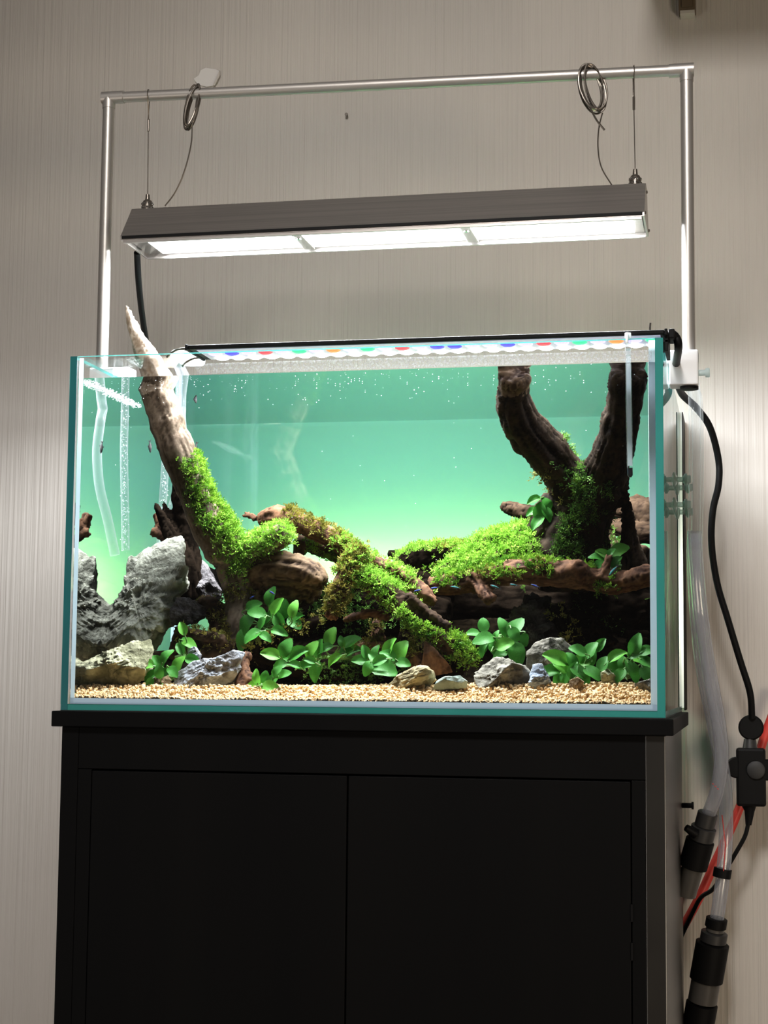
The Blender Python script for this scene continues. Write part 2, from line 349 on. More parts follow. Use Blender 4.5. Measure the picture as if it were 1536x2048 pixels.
# water
x0, x1, y0, y1, z0, z1 = -.2928, .2928, YW0, .4440, G+.0005, ZW
V = [(x0, y0, z0), (x1, y0, z0), (x1, y1, z0), (x0, y1, z0), (x0, y0, z1), (x1, y0, z1), (x1, y1, z1), (x0, y1, z1)]
wat = link('tank_water', V, [(0, 1, 5, 4), (1, 2, 6, 5), (3, 0, 4, 7), (4, 5, 6, 7)], [M['water_side'], M['water_top']], smooth=False, mi=[0, 0, 0, 1])
tag(wat, 'clear still water filling the glass fish tank', 'water')
def ico(c, r, sub=1):
    import bmesh
    bm = bmesh.new(); bmesh.ops.create_icosphere(bm, subdivisions=sub, radius=1)
    V = np.array([v.co for v in bm.verts]); Fc = [tuple(v.index for v in f.verts) for f in bm.faces]; bm.free()
    return V, Fc
IV, IF = ico(0, 1)
bub = MB()
for i in range(190):
    p = (random.uniform(-.27, .28), random.uniform(.01, .14)**1.0, ZW-random.random()**3*.02-.001)
    bub.add(IV*random.uniform(.0002, .0005)+np.array(p), IF)
for i in range(170):
    p = (random.uniform(-.2915, -.2885), .03+.22*random.random(), ZW-.0006-.003*random.random()**2); bub.add(IV*random.uniform(.0005, .0014)*np.array([1, 1.6, .6])+np.array(p), IF)
for i in range(40):
    p = (random.uniform(-.28, .28), random.uniform(.05, .4), random.uniform(.15, .33)); bub.add(IV*random.uniform(.0003, .0005)+np.array(p), IF)
stuff(bub.build('bubbles', M['bubble'], wat))

# ------------------------------------------------------------------ sand and soil
def nz(x, y, z=0): return noise.noise((x, y, z))
def sand_h(x, y):
    t = min(1, max(0, (y-.008)/.030))
    return .0120+t*(.0125+.0018*nz(x*9, y*9, 3)+.0045*max(0, min(1, (x-.02)/.12)))+.0008*nz(x*40, y*40, 7)+max(0, y-.04)*.03
sb = MB(); nx, ny = 120, 24
V = [(-.2915+.583*i/nx, .0075+(.433)*(j/ny)**1.5, sand_h(-.2915+.583*i/nx, .0075+.433*(j/ny)**1.5)-.0015) for j in range(ny+1) for i in range(nx+1)]
sb.add(V, [(j*(nx+1)+i, j*(nx+1)+i+1, (j+1)*(nx+1)+i+1, (j+1)*(nx+1)+i) for j in range(ny) for i in range(nx)])
def grain(p, r):
    R = Euler((random.uniform(0, 6), random.uniform(0, 6), random.uniform(0, 6))).to_matrix(); R = np.array(R)
    v = IV*np.array([r*random.uniform(.8, 1.25), r*random.uniform(.75, 1.1), r*random.uniform(.65, .95)])*(1+.25*(np.random.rand(len(IV), 1)-.5))
    sb.add(v@R.T+np.array(p), IF)
import bmesh as _bm
_b0 = _bm.new(); _bm.ops.create_icosphere(_b0, subdivisions=1, radius=1); IV1 = np.array([v.co for v in _b0.verts]); IF1 = [tuple(v.index for v in f.verts) for f in _b0.faces]; _b0.free()
for i in range(1100):     # against the front glass
    x = random.uniform(-.2915, .2915); z = random.uniform(G+.0045, sand_h(x, .01)); grain((x, random.uniform(.0085, .0105), z), random.uniform(.0013, .0022))
for i in range(5600):     # on top
    x = random.uniform(-.291, .291); y = .009+.09*random.random()**1.9; grain((x, y, sand_h(x, y)+random.uniform(-.001, .001)), random.uniform(.0014, .0024))
sand = sb.build('sand_bed', M['sand'], smooth=False); tag(sand, 'coarse yellow sand spread along the tank bottom', 'sand', kind='stuff')
def soil_h(x, y):
    t = min(1, max(0, (y-.065)/.17)); t = t*t*(3-2*t)
    top = .062+.035*math.exp(-((x-.18)/.16)**2)+.03*math.exp(-((x+.03)/.12)**2)
    return .017+(top-.017)*t+.006*nz(x*30, y*30, 1)*t+.002*nz(x*120, y*120, 5)*t
nx, ny = 150, 80
V = [(-.29+.58*i/nx, .06+.378*j/ny, soil_h(-.29+.58*i/nx, .06+.378*j/ny)) for j in range(ny+1) for i in range(nx+1)]
soil = link('soil_mound', V, [(j*(nx+1)+i, j*(nx+1)+i+1, (j+1)*(nx+1)+i+1, (j+1)*(nx+1)+i) for j in range(ny) for i in range(nx)], M['soil'])
tag(soil, 'dark brown planting soil heaped behind the stones', 'soil', kind='stuff')

# ------------------------------------------------------------------ rocks
def rock(name, label, poly, Y, thick, m, seed, strata=(.3, .2, 1), amp=.0022, nplanes=7, tilt=.0):
    rnd = random.Random(seed)
    p = np.array([W(x, y, Y) for x, y in poly]); pts = p[:, [0, 2]]
    # area centroid
    a = pts; b = np.roll(pts, -1, 0); cr = a[:, 0]*b[:, 1]-b[:, 0]*a[:, 1]
    c = ((a+b)*cr[:, None]).sum(0)/(3*cr.sum())
    NP, NS = 150, 70
    ang = np.linspace(0, 2*np.pi, NP, endpoint=False); R = np.zeros(NP)
    for k, t in enumerate(ang):
        d = np.array([math.cos(t), math.sin(t)]); best = 0
        for i in range(len(pts)):
            u, v = pts[i]-c, pts[(i+1) % len(pts)]-c; e = v-u; den = d[0]*e[1]-d[1]*e[0]
            if abs(den) < 1e-12: continue
            s = (u[0]*e[1]-u[1]*e[0])/den; w = (u[0]*d[1]-u[1]*d[0])/den
            if s > 0 and -1e-6 <= w <= 1+1e-6: best = max(best, s)
        R[k] = best
    V = []; Fc = []
    Rs = sum(np.roll(R, k_)*math.exp(-(k_/9)**2) for k_ in range(-24, 25))/sum(math.exp(-(k_/9)**2) for k_ in range(-24, 25))
    for j in range(1, NS):
        u = 1-abs(2*j/NS-1); cs = math.sin(math.pi/2*u)*.985+.015*u; sn = math.copysign((1-min(1, cs)**3.64)**.375, j-NS/2)
        for k in range(NP):
            r_ = min(Rs[k], R[k]*1.15)+(R[k]-min(Rs[k], R[k]*1.15))*cs**4; V.append((c[0]+r_*cs*math.cos(ang[k]), Y+sn*thick, c[1]+r_*cs*math.sin(ang[k])))
    V = [(c[0], Y-thick, c[1])]+V+[(c[0], Y+thick, c[1])]; V = np.array(V); last = len(V)-1
    for k in range(NP):
        Fc.append((0, 1+k, 1+(k+1) % NP)); Fc.append((last, 1+(NS-2)*NP+(k+1) % NP, 1+(NS-2)*NP+k))
        for j in range(NS-2):
            Fc.append((1+j*NP+k, 1+(j+1)*NP+k, 1+(j+1)*NP+(k+1) % NP, 1+j*NP+(k+1) % NP))
    ctr = np.array([c[0], Y, c[1]]); size = R.mean()
    for i in range(nplanes):        # broken faces
        nrm = np.array([rnd.uniform(-.8, .8), -1, rnd.uniform(-.6, .9)]); nrm /= np.linalg.norm(nrm)
        h = (V-ctr)@nrm; d = h.max()*rnd.uniform(.50, .80); ex = np.maximum(0, h-d); V = V-ex[:, None]*nrm*.93
    st = np.array(strata, float); st /= np.linalg.norm(st)
    o3 = Vector((seed*3.1, seed*1.7, seed*.9)); gr = np.zeros(len(V))
    for i in range(len(V)):
        q = V[i]-ctr; l = np.linalg.norm(q)+1e-9; s = q@st; qt = q-st*s
        w = noise.noise(Vector(q*25)+o3)*.008
        lay = noise.noise(Vector((s+w)*np.array([1, 1, 1])*130+qt*14)+o3)
        tt = (s+w*1.2+.004*noise.noise(Vector(q*60)+o3))/(.0075+.0035*noise.noise(o3)); fl_ = math.floor(tt); step = noise.cell(Vector((fl_*1.37, seed*.61, math.floor(noise.noise(Vector(qt*18)+o3)*2.5)*.71)))
        lay2 = noise.noise(Vector((s+w)*np.array([1, 1, 1])*330+qt*40)+o3)
        fr = noise.fractal(Vector(q*60)+o3, .65, 2.2, 6)
        rd = 1-2*abs(noise.noise(Vector(q*75)+o3)); dsp = amp*(.30*lay+.18*lay2+1.15*fr+.40*(step-.5)+.35*rd-.2)*min(1.6, .5+size/.04)
        V[i] = V[i]+q/l*dsp; gr[i] = .5+.08*lay+.40*fr+.15*(step-.5)+.10*(rd-.3)
    o = link(name, V, Fc, M[m]); o.data.set_sharp_from_angle(angle=math.radians(32))
    at = o.data.attributes.new('grain', 'FLOAT', 'POINT'); at.data.foreach_set('value', np.clip(gr, 0, 1))
    return tag(o, label, 'rock', 'rocks laid in the fish tank')
rock('rock', 'largest grey green layered rock leaning at the left of the tank', [(360, 1063), (366, 1127), (372, 1137), (364, 1184), (353, 1194), (354, 1218), (338, 1244), (322, 1268), (306, 1300), (285, 1330), (230, 1345), (199, 1335), (197, 1290), (196, 1233), (208, 1212), (246, 1178), (243, 1150), (244, 1119), (252, 1106), (297, 1085), (330, 1072)], .135, .045, 'rock', 3, (-.45, .25, 1), .0023, 10)
rock('rock', 'pale slanted rock with a brown notch in the front left corner of the sand', [(301, 1274), (306, 1285), (305, 1314), (298, 1340), (286, 1362), (242, 1382), (216, 1386), (169, 1378), (155, 1352), (164, 1327), (185, 1317), (245, 1288)], .055, .030, 'rock_pale', 5, (-.4, .3, 1), .0024)
rock('rock', 'violet grey pointed rock standing right of the largest rock', [(386, 1106), (403, 1121), (422, 1147), (441, 1181), (440, 1194), (411, 1210), (385, 1212), (372, 1186), (372, 1140), (376, 1114)], .175, .03, 'rock_violet', 8, (.6, .2, .6))
rock('rock', 'small grey rock peeping out behind the violet grey rock', [(411, 1130), (435, 1140), (459, 1168), (452, 1182), (435, 1190), (412, 1180)], .21, .022, 'rock_violet', 9, (.6, .2, .6))
rock('rock', 'flat dark grey stone wedged under the violet grey rock', [(352, 1196), (380, 1198), (411, 1213), (411, 1230), (385, 1250), (345, 1250), (343, 1225)], .125, .025, 'rock_dark', 10)
rock('rock', 'blue grey chunky rock with brown foot at the front left, beside leafy plant', [(466, 1299), (491, 1306), (479, 1328), (479, 1345), (463, 1366), (430, 1381), (390, 1382), (344, 1378), (345, 1345), (372, 1332), (401, 1317), (437, 1315)], .058, .026, 'rock_blue', 11, (-.3, .5, 1), .0026)
rock('rock', 'small blue grey pebble above the blue grey chunky rock', [(375, 1300), (390, 1294), (402, 1309), (398, 1322), (377, 1322)], .085, .012, 'rock_blue', 12)
rock('rock', 'tan banded stone at the front centre of the sand', [(850, 1332), (865, 1341), (870, 1360), (856, 1379), (818, 1384), (779, 1380), (776, 1367), (792, 1352), (824, 1337)], .042, .022, 'rock_tan', 13, (-.5, .3, 1))
rock('rock', 'smooth pale mint flat stone half sunk in the sand', [(873, 1362), (890, 1352), (921, 1351), (934, 1362), (932, 1376), (898, 1380), (866, 1379)], .032, .014, 'rock_mint', 14, amp=.0008)
rock('rock', 'grey rock with dark brown underside at the front, right of the mint stone', [(987, 1315), (1018, 1317), (1049, 1331), (1067, 1356), (1062, 1378), (1002, 1384), (966, 1383), (949, 1368), (950, 1345), (968, 1329)], .047, .028, 'rock_mid', 15, (.3, .4, 1), .0026)
rock('rock', 'round topped grey rock behind the right front plant', [(1101, 1275), (1127, 1277), (1144, 1291), (1147, 1312), (1135, 1340), (1080, 1350), (1050, 1338), (1054, 1304), (1070, 1284)], .078, .026, 'rock_mid', 16, amp=.0014)
rock('rock', 'icy light blue stone between grey rock and right front plant', [(1065, 1329), (1083, 1328), (1100, 1350), (1103, 1366), (1090, 1378), (1060, 1378), (1058, 1345)], .040, .014, 'rock_ice', 17)
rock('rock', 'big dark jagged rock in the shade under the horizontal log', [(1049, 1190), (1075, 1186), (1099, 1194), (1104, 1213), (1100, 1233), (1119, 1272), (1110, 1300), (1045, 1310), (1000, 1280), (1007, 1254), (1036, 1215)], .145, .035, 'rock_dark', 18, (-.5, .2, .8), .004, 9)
rock('rock', 'small brown pebble under the right front plant', [(1138, 1361), (1156, 1354), (1168, 1364), (1160, 1378), (1138, 1378)], .034, .010, 'rock_brown', 19, amp=.001)
rock('rock', 'small pale green stone between the two right front plants', [(1203, 1346), (1216, 1339), (1235, 1352), (1239, 1372), (1206, 1374)], .052, .013, 'rock_pale', 20)
rock('rock', 'low dark grey stone in the front right corner of the sand', [(1268, 1367), (1299, 1358), (1308, 1368), (1308, 1384), (1272, 1386)], .036, .013, 'rock_mid', 21)
rock('rock', 'brown stone at the sand behind the left front plant', [(311, 1352), (330, 1346), (340, 1360), (338, 1384), (300, 1384)], .058, .012, 'rock_brown', 22)

# ------------------------------------------------------------------ moss
def moss_mesh(P0, N0, L, m, parent, name='moss', nleaf=7, droop=.25):
    k = len(P0); rs = np.random
    D = N0*1.0+rs.normal(0, .55, (k, 3))+np.array([0, -.12, .28]); D /= np.linalg.norm(D, axis=1)[:, None]
    Ln = L*rs.uniform(.6, 1.35, (k, 1))
    S = np.cross(D, rs.normal(0, 1, (k, 3))); S /= np.linalg.norm(S, axis=1)[:, None]+1e-9
    U = np.cross(D, S); Vs = []; 
    for j in range(nleaf):
        t = (j+.6)/nleaf; sg = 1 if j % 2 else -1
        base = P0+D*Ln*t-np.array([0, 0, 1])*(droop*Ln*t*t)
        if j == nleaf-1: d = D.copy()
        else: d = D*.55+S*sg*.8+U*rs.normal(0, .3, (k, 1))
        d /= np.linalg.norm(d, axis=1)[:, None]
        ll = .0035*rs.uniform(.7, 1.25, (k, 1))*(1.05-.3*t); w = np.cross(d, U+.3*rs.normal(0, 1, (k, 3))); w /= np.linalg.norm(w, axis=1)[:, None]+1e-9
        mid = base+d*ll*.5
        Vs.append(np.stack([base, mid+w*ll*.24, base+d*ll, mid-w*ll*.24], 1))
    V = np.concatenate(Vs, 0).reshape(-1, 3)
    V[:, 0] = np.clip(V[:, 0], -.2915, .2915); V[:, 2] = np.minimum(V[:, 2], ZW-.001); V[:, 1] = np.clip(V[:, 1], .012, .438)
    V = V-np.array(worldloc(parent))
    nf = len(V)//4
    me = bpy.data.meshes.new(name); me.vertices.add(len(V)); me.vertices.foreach_set('co', V.ravel())
    me.loops.add(len(V)); me.loops.foreach_set('vertex_index', np.arange(len(V)))
    me.polygons.add(nf); me.polygons.foreach_set('loop_start', np.arange(nf)*4)
    me.update(); me.validate()
    me.materials.append(M[m]); o = bpy.data.objects.new(name, me); C.objects.link(o); o.parent = parent; o['kind'] = 'stuff'
    return o

# ------------------------------------------------------------------ driftwood
def wood(label, tubes, m, seed, moss=(), amp=.0022, voxel=.0026, pale=None, name='driftwood', knob=0, group='driftwood pieces in the fish tank'):
    """tubes: lists of (px, py, Y, radius px); 'A' as fifth entry marks a point in the air"""
    mb = MB(); sk = []
    for ti, tb in enumerate(tubes):
        rows = []
        for r in tb:
            air = len(r) > 4
            p = P(r[0], r[1], r[2]) if air else W(r[0], r[1], r[2])
            rows.append([*p, r[3]*mpp(r[2], not air)])
        n = max(14, int(10*len(rows))); s = spline(rows, n)
        rad = np.maximum(s[:, 3], .0012)
        for i in range(n):
            rad[i] *= 1+.10*noise.noise((i*.35, seed*2.3, ti*5.))
        e = rad.copy()
        mb.tube(s[:, :3], list(e), 16)
        T = np.gradient(s[:, :3], axis=0); T /= np.linalg.norm(T, axis=1)[:, None]+1e-9
        for i in range(n): sk.append((*s[i, :3], ti, i/(n-1), *T[i]))
    me = bpy.data.meshes.new('tmp'); me.from_pydata(mb.v, [], mb.f); ob = bpy.data.objects.new('tmp', me); C.objects.link(ob)
    rm = ob.modifiers.new('r', 'REMESH'); rm.mode = 'VOXEL'; rm.voxel_size = voxel
    sm_ = ob.modifiers.new('s', 'SMOOTH'); sm_.iterations = 2; sm_.factor = .5
    dg = bpy.context.evaluated_depsgraph_get(); dg.update()
    ev = ob.evaluated_get(dg); m2 = bpy.data.meshes.new_from_object(ev); bpy.data.objects.remove(ob)
    k = len(m2.vertices); V = np.zeros(k*3); m2.vertices.foreach_get('co', V); V = V.reshape(-1, 3)
    Nn = np.zeros(k*3); m2.vertices.foreach_get('normal', Nn); Nn = Nn.reshape(-1, 3)
    sk = np.array(sk); idx = np.zeros(k, int)
    for a in range(0, k, 4000):
        d = ((V[a:a+4000, None, :]-sk[None, :, :3])**2).sum(2); idx[a:a+4000] = d.argmin(1)
    near = sk[idx]; gr = np.zeros(k); dsp = np.zeros(k)
    for i in range(k):
        T = near[i, 5:8]; q = V[i]-near[i, :3]; al = near[i, 4]*1.0; q = q-T*(q@T)
        l = np.linalg.norm(q)+1e-9; dr = q/l; w = Vector(dr*2.6+T*0)+Vector(V[i]*16)+Vector((seed, seed*.7, near[i, 3]*3))
        r1 = noise.noise(w); r2 = noise.noise(Vector(dr*7+V[i]*22)+Vector((seed*2, 0, near[i, 3]))); r3 = noise.fractal(Vector(V[i]*90)+Vector((0, seed, 0)), .9, 2, 3)
        ridge = 1-abs(r2)*2.2
        dsp[i] = amp*(1.0*r1+.75*ridge-.4+.35*r3); gr[i] = .5+.35*r1*.8+.4*(ridge-.6)+.2*r3
        if knob: dsp[i] += knob*noise.noise(Vector(V[i]*38)+Vector((seed, 1, 2)))
    V = V+Nn*dsp[:, None]
    V[:, 1] = np.clip(V[:, 1], .012, .437); V[:, 0] = np.clip(V[:, 0], -.2905, .2905)
    m2.vertices.foreach_set('co', V.ravel()); m2.update()
    org = np.array([(V[:, 0].min()+V[:, 0].max())/2, (V[:, 1].min()+V[:, 1].max())/2, V[:, 2].min()])
    m2.vertices.foreach_set('co', (V-org).ravel()); m2.update(); m2.name = name
    ms = m if isinstance(m, (list, tuple)) else [m]
    m2.materials.clear()
    for q in ms: m2.materials.append(M[q])
    m2.polygons.foreach_set('use_smooth', [True]*len(m2.polygons))
    at = m2.attributes.new('grain', 'FLOAT', 'POINT'); at.data.foreach_set('value', np.clip(gr, 0, 1))
    o = bpy.data.objects.new(name, m2); C.objects.link(o); o.location = org
    tag(o, label, 'driftwood', group)
    nf = len(m2.polygons); ctr = np.zeros(nf*3); m2.polygons.foreach_get('center', ctr); ctr = ctr.reshape(-1, 3)+org
    fn = np.zeros(nf*3); m2.polygons.foreach_get('normal', fn); fn = fn.reshape(-1, 3)
    ar = np.zeros(nf); m2.polygons.foreach_get('area', ar)
    fv = np.array([p.vertices[0] for p in m2.polygons]); ft, fs = near[fv, 3], near[fv, 4]
    if len(ms) > 1:      # overlit tip colour etc: (tube, s0, s1)
        wob = np.array([.02*noise.noise(Vector(c*60)) for c in ctr]); mi = ((ft == pale[0]) & (fs+wob < pale[1])).astype(int); m2.polygons.foreach_set('material_index', mi)
    for q in moss:
        dr = np.array(q.get('dir', (0, -.25, 1)), float); dr /= np.linalg.norm(dr)
        sel = np.isin(ft, q.get('tubes', [0])) & (fs >= q.get('s0', 0)) & (fs <= q.get('s1', 1)) & (fn@dr > q.get('thr', .1))
        pn = np.array([noise.noise(Vector(c*q.get('ps', 45))+Vector((seed, 3, 1))) for c in ctr]); sel &= pn > q.get('patch', -.45)
        if not sel.any(): continue
        w = ar*sel; cnt = int(w.sum()*q.get('den', 1.9e5)); 
        pick = np.random.choice(nf, cnt, p=w/w.sum())
        P0 = ctr[pick]+np.random.normal(0, .0012, (cnt, 3))
        moss_mesh(P0, fn[pick], q.get('L', .0055), q.get('mat', 'moss'), o, nleaf=q.get('nl', 6))
    return o

ZT = .030
# left tall branch with its mossy arm
lb = wood('tall leaning branch at the left, bare tip above the water in an overlit pale colour, mossy lower half', [
    [(252, 610, .085, 3, 'A'), (262, 642, .088, 10, 'A'), (279, 685, .092, 17, 'A'), (300, 725, .098, 26, 'A'), (313, 786, .112, 34), (336, 850, .115, 36), (363, 920, .12, 36), (395, 1000, .125, 36), (430, 1065, .13, 42), (463, 1125, .135, 36), (478, 1190, .14, 30), (466, 1255, .135, 24), (445, 1310, .13, 18)],
    [(455, 1115, .135, 30), (515, 1095, .135, 26), (560, 1072, .13, 27), (578, 1062, .13, 18)]],
    ['wood_grey', 'wood_overlit'], 2, [
    dict(tubes=[0], s0=.50, s1=.77, dir=(.85, -.40, .4), thr=.36, mat='moss', den=2.3e5, L=.0065, patch=-.6),
    dict(tubes=[0], s0=.62, s1=.80, dir=(.6, -.4, .7), thr=.3, mat='moss_bright', den=1.6e5, L=.007, patch=-.35),
    dict(tubes=[1], s0=.1, s1=1, dir=(0, -.6, .8), thr=-.05, mat='moss_bright', den=2.2e5, L=.0065, patch=-.7),
    dict(tubes=[0], s0=.80, s1=.97, dir=(.2, -1, .2), thr=.1, mat='moss_brown', den=.8e5, L=.005, patch=.0)], amp=.0017, pale=(0, .325))
wood('dark forked stump behind the largest rock', [
    [(309, 1007, .17, 5), (328, 1045, .17, 11), (350, 1088, .17, 18), (375, 1140, .17, 26), (380, 1200, .17, 26)], [(327, 1004, .18, 5), (338, 1040, .178, 10), (358, 1082, .175, 15)],
    [(332, 1085, .18, 16), (340, 1110, .18, 18)],
    [(356, 960, .18, 10), (362, 1000, .18, 19), (372, 1060, .18, 20), (384, 1120, .18, 20), (400, 1200, .18, 20)], [(345, 1020, .185, 8), (352, 1034, .185, 8), (362, 1045, .18, 12)]], 'wood_black', 4)
wood('short brown broken root ends at the left of the dark forked stump', [[(302, 1062, .185, 8), (316, 1068, .185, 9), (334, 1084, .185, 12), (350, 1110, .185, 14)], [(316, 1026, .195, 11), (319, 1042, .193, 13), (328, 1064, .19, 12)]], 'wood_red', 31)
wood('thick dark root behind the foot of the tall left branch', [[(420, 1070, .2, 16), (440, 1105, .2, 18), (470, 1150, .2, 24), (480, 1240, .2, 30)], [(395, 1085, .2, 8), (430, 1098, .2, 10)]], 'wood_dark', 5)
wood('smooth rounded brown wood lump beside the foot of the tall branch', [
    [(497, 1150, .14, 20), (530, 1138, .14, 32), (575, 1140, .137, 36), (615, 1148, .132, 32), (648, 1168, .128, 16)], [(520, 1160, .15, 32), (560, 1185, .15, 38), (610, 1180, .145, 34), (630, 1190, .14, 22)], [(500, 1150, .15, 24), (510, 1215, .15, 40), (560, 1230, .15, 40)]], 'wood_brown', 6, amp=.0020, knob=.0016)
wood('arched root with cut brown knob at its left end, sinking to the centre', [
    [(522, 1042, .19, 16), (548, 1034, .185, 23), (580, 1040, .18, 22), (620, 1055, .175, 19), (665, 1078, .17, 19), (700, 1100, .165, 20), (725, 1130, .16, 18)], [(485, 1030, .2, 8), (498, 1030, .2, 7), (515, 1038, .195, 9)]], 'wood_red', 7, [
    dict(tubes=[0], s0=.3, s1=1, dir=(.1, -.25, 1), thr=.25, mat='moss_brown', den=1.5e5, L=.005), dict(tubes=[0], s0=.7, s1=1, dir=(.3, -.6, .8), thr=.0, mat='moss_bright', den=1.5e5, L=.0055)], knob=.0018)
wood('low mossy root lying behind the rounded brown lump', [[(595, 1080, .2, 14), (630, 1092, .195, 17), (670, 1105, .19, 20), (715, 1120, .18, 24), (735, 1135, .18, 20)], [(598, 1110, .19, 12), (600, 1080, .19, 14)]], 'wood_dark', 8, [dict(dir=(.1, -.6, .8), thr=-.1, mat='moss', den=2.0e5, L=.006, s0=.15)])
wood('hanging stubby root finger with yellow green moss at the centre', [[(722, 1100, .115, 20), (698, 1142, .098, 19), (677, 1185, .088, 17), (661, 1238, .082, 13)]], 'wood_red', 9, [dict(dir=(0, -1, .3), thr=-.2, mat='moss_brown', den=2.3e5, L=.0045, s1=.92), dict(dir=(0, -.6, .8), thr=.1, mat='moss_bright', den=1.2e5, L=.005, s1=.5)])
wood('long mossy root running down from the centre to the right', [
    [(690, 1140, .115, 16), (735, 1160, .105, 21), (785, 1195, .1, 22), (825, 1230, .095, 22), (865, 1262, .09, 20), (905, 1290, .087, 19), (945, 1325, .085, 14)], [(800, 1205, .1, 10), (820, 1195, .09, 10), (850, 1220, .088, 9), (900, 1255, .085, 8)]], 'wood_dark', 10, [
    dict(dir=(.1, -.6, .9), thr=.0, mat='moss_bright', den=2.2e5, L=.007, s0=.0, s1=.62, patch=-.6), dict(dir=(0, -.8, .5), thr=-.1, mat='moss', den=2.2e5, L=.0075, s0=.4, s1=1, patch=-.4), dict(dir=(0, -.6, .9), thr=.2, mat='moss_bright', den=.9e5, L=.007, s0=.55, s1=1, patch=-.1)])
wood('thin reddish root crossing above the long mossy root', [[(735, 1118, .14, 14), (775, 1138, .132, 17), (815, 1165, .124, 18), (850, 1190, .118, 16), (868, 1208, .116, 10)]], 'wood_red', 11, [dict(dir=(.1, -.4, 1), thr=.15, mat='moss_bright', den=1.3e5, L=.005, patch=-.15)])
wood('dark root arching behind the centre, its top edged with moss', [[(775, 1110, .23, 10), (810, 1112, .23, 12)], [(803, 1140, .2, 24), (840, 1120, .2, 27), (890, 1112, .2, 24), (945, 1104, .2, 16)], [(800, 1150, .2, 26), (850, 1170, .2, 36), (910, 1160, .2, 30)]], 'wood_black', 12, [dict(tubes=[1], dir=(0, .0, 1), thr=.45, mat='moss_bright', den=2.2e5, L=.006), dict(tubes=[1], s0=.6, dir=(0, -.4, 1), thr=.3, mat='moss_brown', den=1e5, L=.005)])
wood('mossy knoll root of bright green below the forked right trunk', [[(880, 1150, .16, 12), (925, 1130, .16, 22), (975, 1108, .165, 36), (1030, 1092, .17, 38), (1075, 1085, .175, 34)], [(930, 1140, .15, 24), (1000, 1125, .15, 32), (1070, 1115, .16, 36)]], 'wood_dark', 13, [dict(tubes=[0, 1], dir=(-.2, -.55, .85), thr=-.1, mat='moss_bright', den=2.6e5, L=.0075, patch=-1)])
wood('long horizontal log with mossy top across the right half', [
    [(860, 1172, .15, 15), (915, 1165, .14, 24), (985, 1152, .13, 25), (1060, 1143, .125, 24), (1130, 1148, .12, 25), (1180, 1158, .12, 24), (1235, 1165, .12, 22), (1306, 1150, .12, 17)],
    [(955, 1165, .13, 14), (968, 1185, .115, 14), (983, 1205, .11, 13)], [(1205, 1160, .12, 14), (1212, 1135, .115, 11), (1220, 1108, .115, 8)], [(1130, 1145, .115, 22), (1160, 1142, .11, 22), (1170, 1165, .11, 16)], [(1250, 1165, .115, 16), (1290, 1152, .11, 20), (1308, 1150, .11, 18)]], 'wood_red', 14, [
    dict(tubes=[0], s0=.04, s1=.84, dir=(0, -.45, 1), thr=.28, mat='moss', den=1.9e5, L=.005, patch=-.38), dict(tubes=[0], s0=.2, s1=.75, dir=(0, -.5, 1), thr=.2, mat='moss_brown', den=.9e5, L=.0045, patch=-.05), dict(tubes=[0], s0=.70, s1=.88, dir=(0, -.8, .3), thr=.1, mat='moss', den=1.1e5, L=.0055, patch=-.1)], knob=.0022)
vt = wood('big dark forked trunk rising out of the water at the right', [
    [(1028, 748, .045, 31), (1026, 795, .065, 32), (1047, 848, .09, 40), (1092, 902, .115, 41), (1132, 955, .14, 42), (1158, 1015, .158, 50), (1150, 1075, .17, 68), (1140, 1130, .175, 74), (1140, 1180, .175, 60)],
    [(1258, 742, .04, 36), (1251, 795, .06, 34), (1239, 850, .08, 36), (1225, 905, .105, 41), (1203, 960, .13, 50), (1175, 1015, .155, 52), (1160, 1060, .17, 55)],
    [(1236, 945, .13, 18), (1250, 985, .14, 10), (1255, 1020, .15, 10), (1258, 1060, .16, 13), (1262, 1100, .165, 20), (1270, 1140, .17, 24)],
    [(1105, 995, .155, 18), (1085, 1045, .165, 26), (1066, 1090, .17, 26), (1050, 1130, .175, 24)], [(1185, 1020, .16, 16), (1200, 1060, .165, 13), (1210, 1120, .17, 14)]], ['wood_trunk', 'wood_brown'], 15, [
    dict(tubes=[0, 1], s0=.60, s1=.84, dir=(.2, -1, .3), thr=.30, mat='moss_dark', den=1.9e5, L=.0085, patch=-.3), dict(tubes=[1], s0=.62, s1=.95, dir=(.1, -1, .4), thr=.4, mat='moss', den=.8e5, L=.0075, patch=-.1), dict(tubes=[0], s0=.36, s1=.55, dir=(.5, -.6, .6), thr=.3, mat='moss_dark', den=.6e5, L=.0055, patch=.08), dict(tubes=[0], s0=.4, s1=.62, dir=(-1, -.4, -.1), thr=.6, mat='moss_brown', den=.5e5, L=.006, patch=.0), dict(tubes=[4], s0=.1, s1=.9, dir=(.1, -1, .5), thr=.2, mat='moss_dark', den=.8e5, L=.006, patch=-.1)], amp=.0026, knob=.002, pale=(0, .075))
wood('grey broken stub of wood pointing left behind the forked trunk', [[(1002, 1010, .25, 9), (1020, 1016, .25, 14), (1045, 1022, .245, 15), (1085, 1034, .24, 18), (1110, 1045, .23, 20)]], 'wood_dark', 16)
wood('brown grey log lying behind the forked trunk at the right wall', [[(1195, 1022, .3, 14), (1235, 1018, .29, 20), (1285, 1025, .28, 30), (1310, 1040, .28, 32)], [(1225, 1050, .27, 14), (1270, 1065, .26, 20), (1306, 1070, .26, 20)], [(1205, 1060, .25, 16), (1225, 1110, .22, 30), (1285, 1130, .2, 36)]], 'wood_dark', 17, [dict(tubes=[2], dir=(0, -1, .4), thr=.2, mat='moss_dark', den=.6e5, L=.006, patch=.05)], knob=.002)
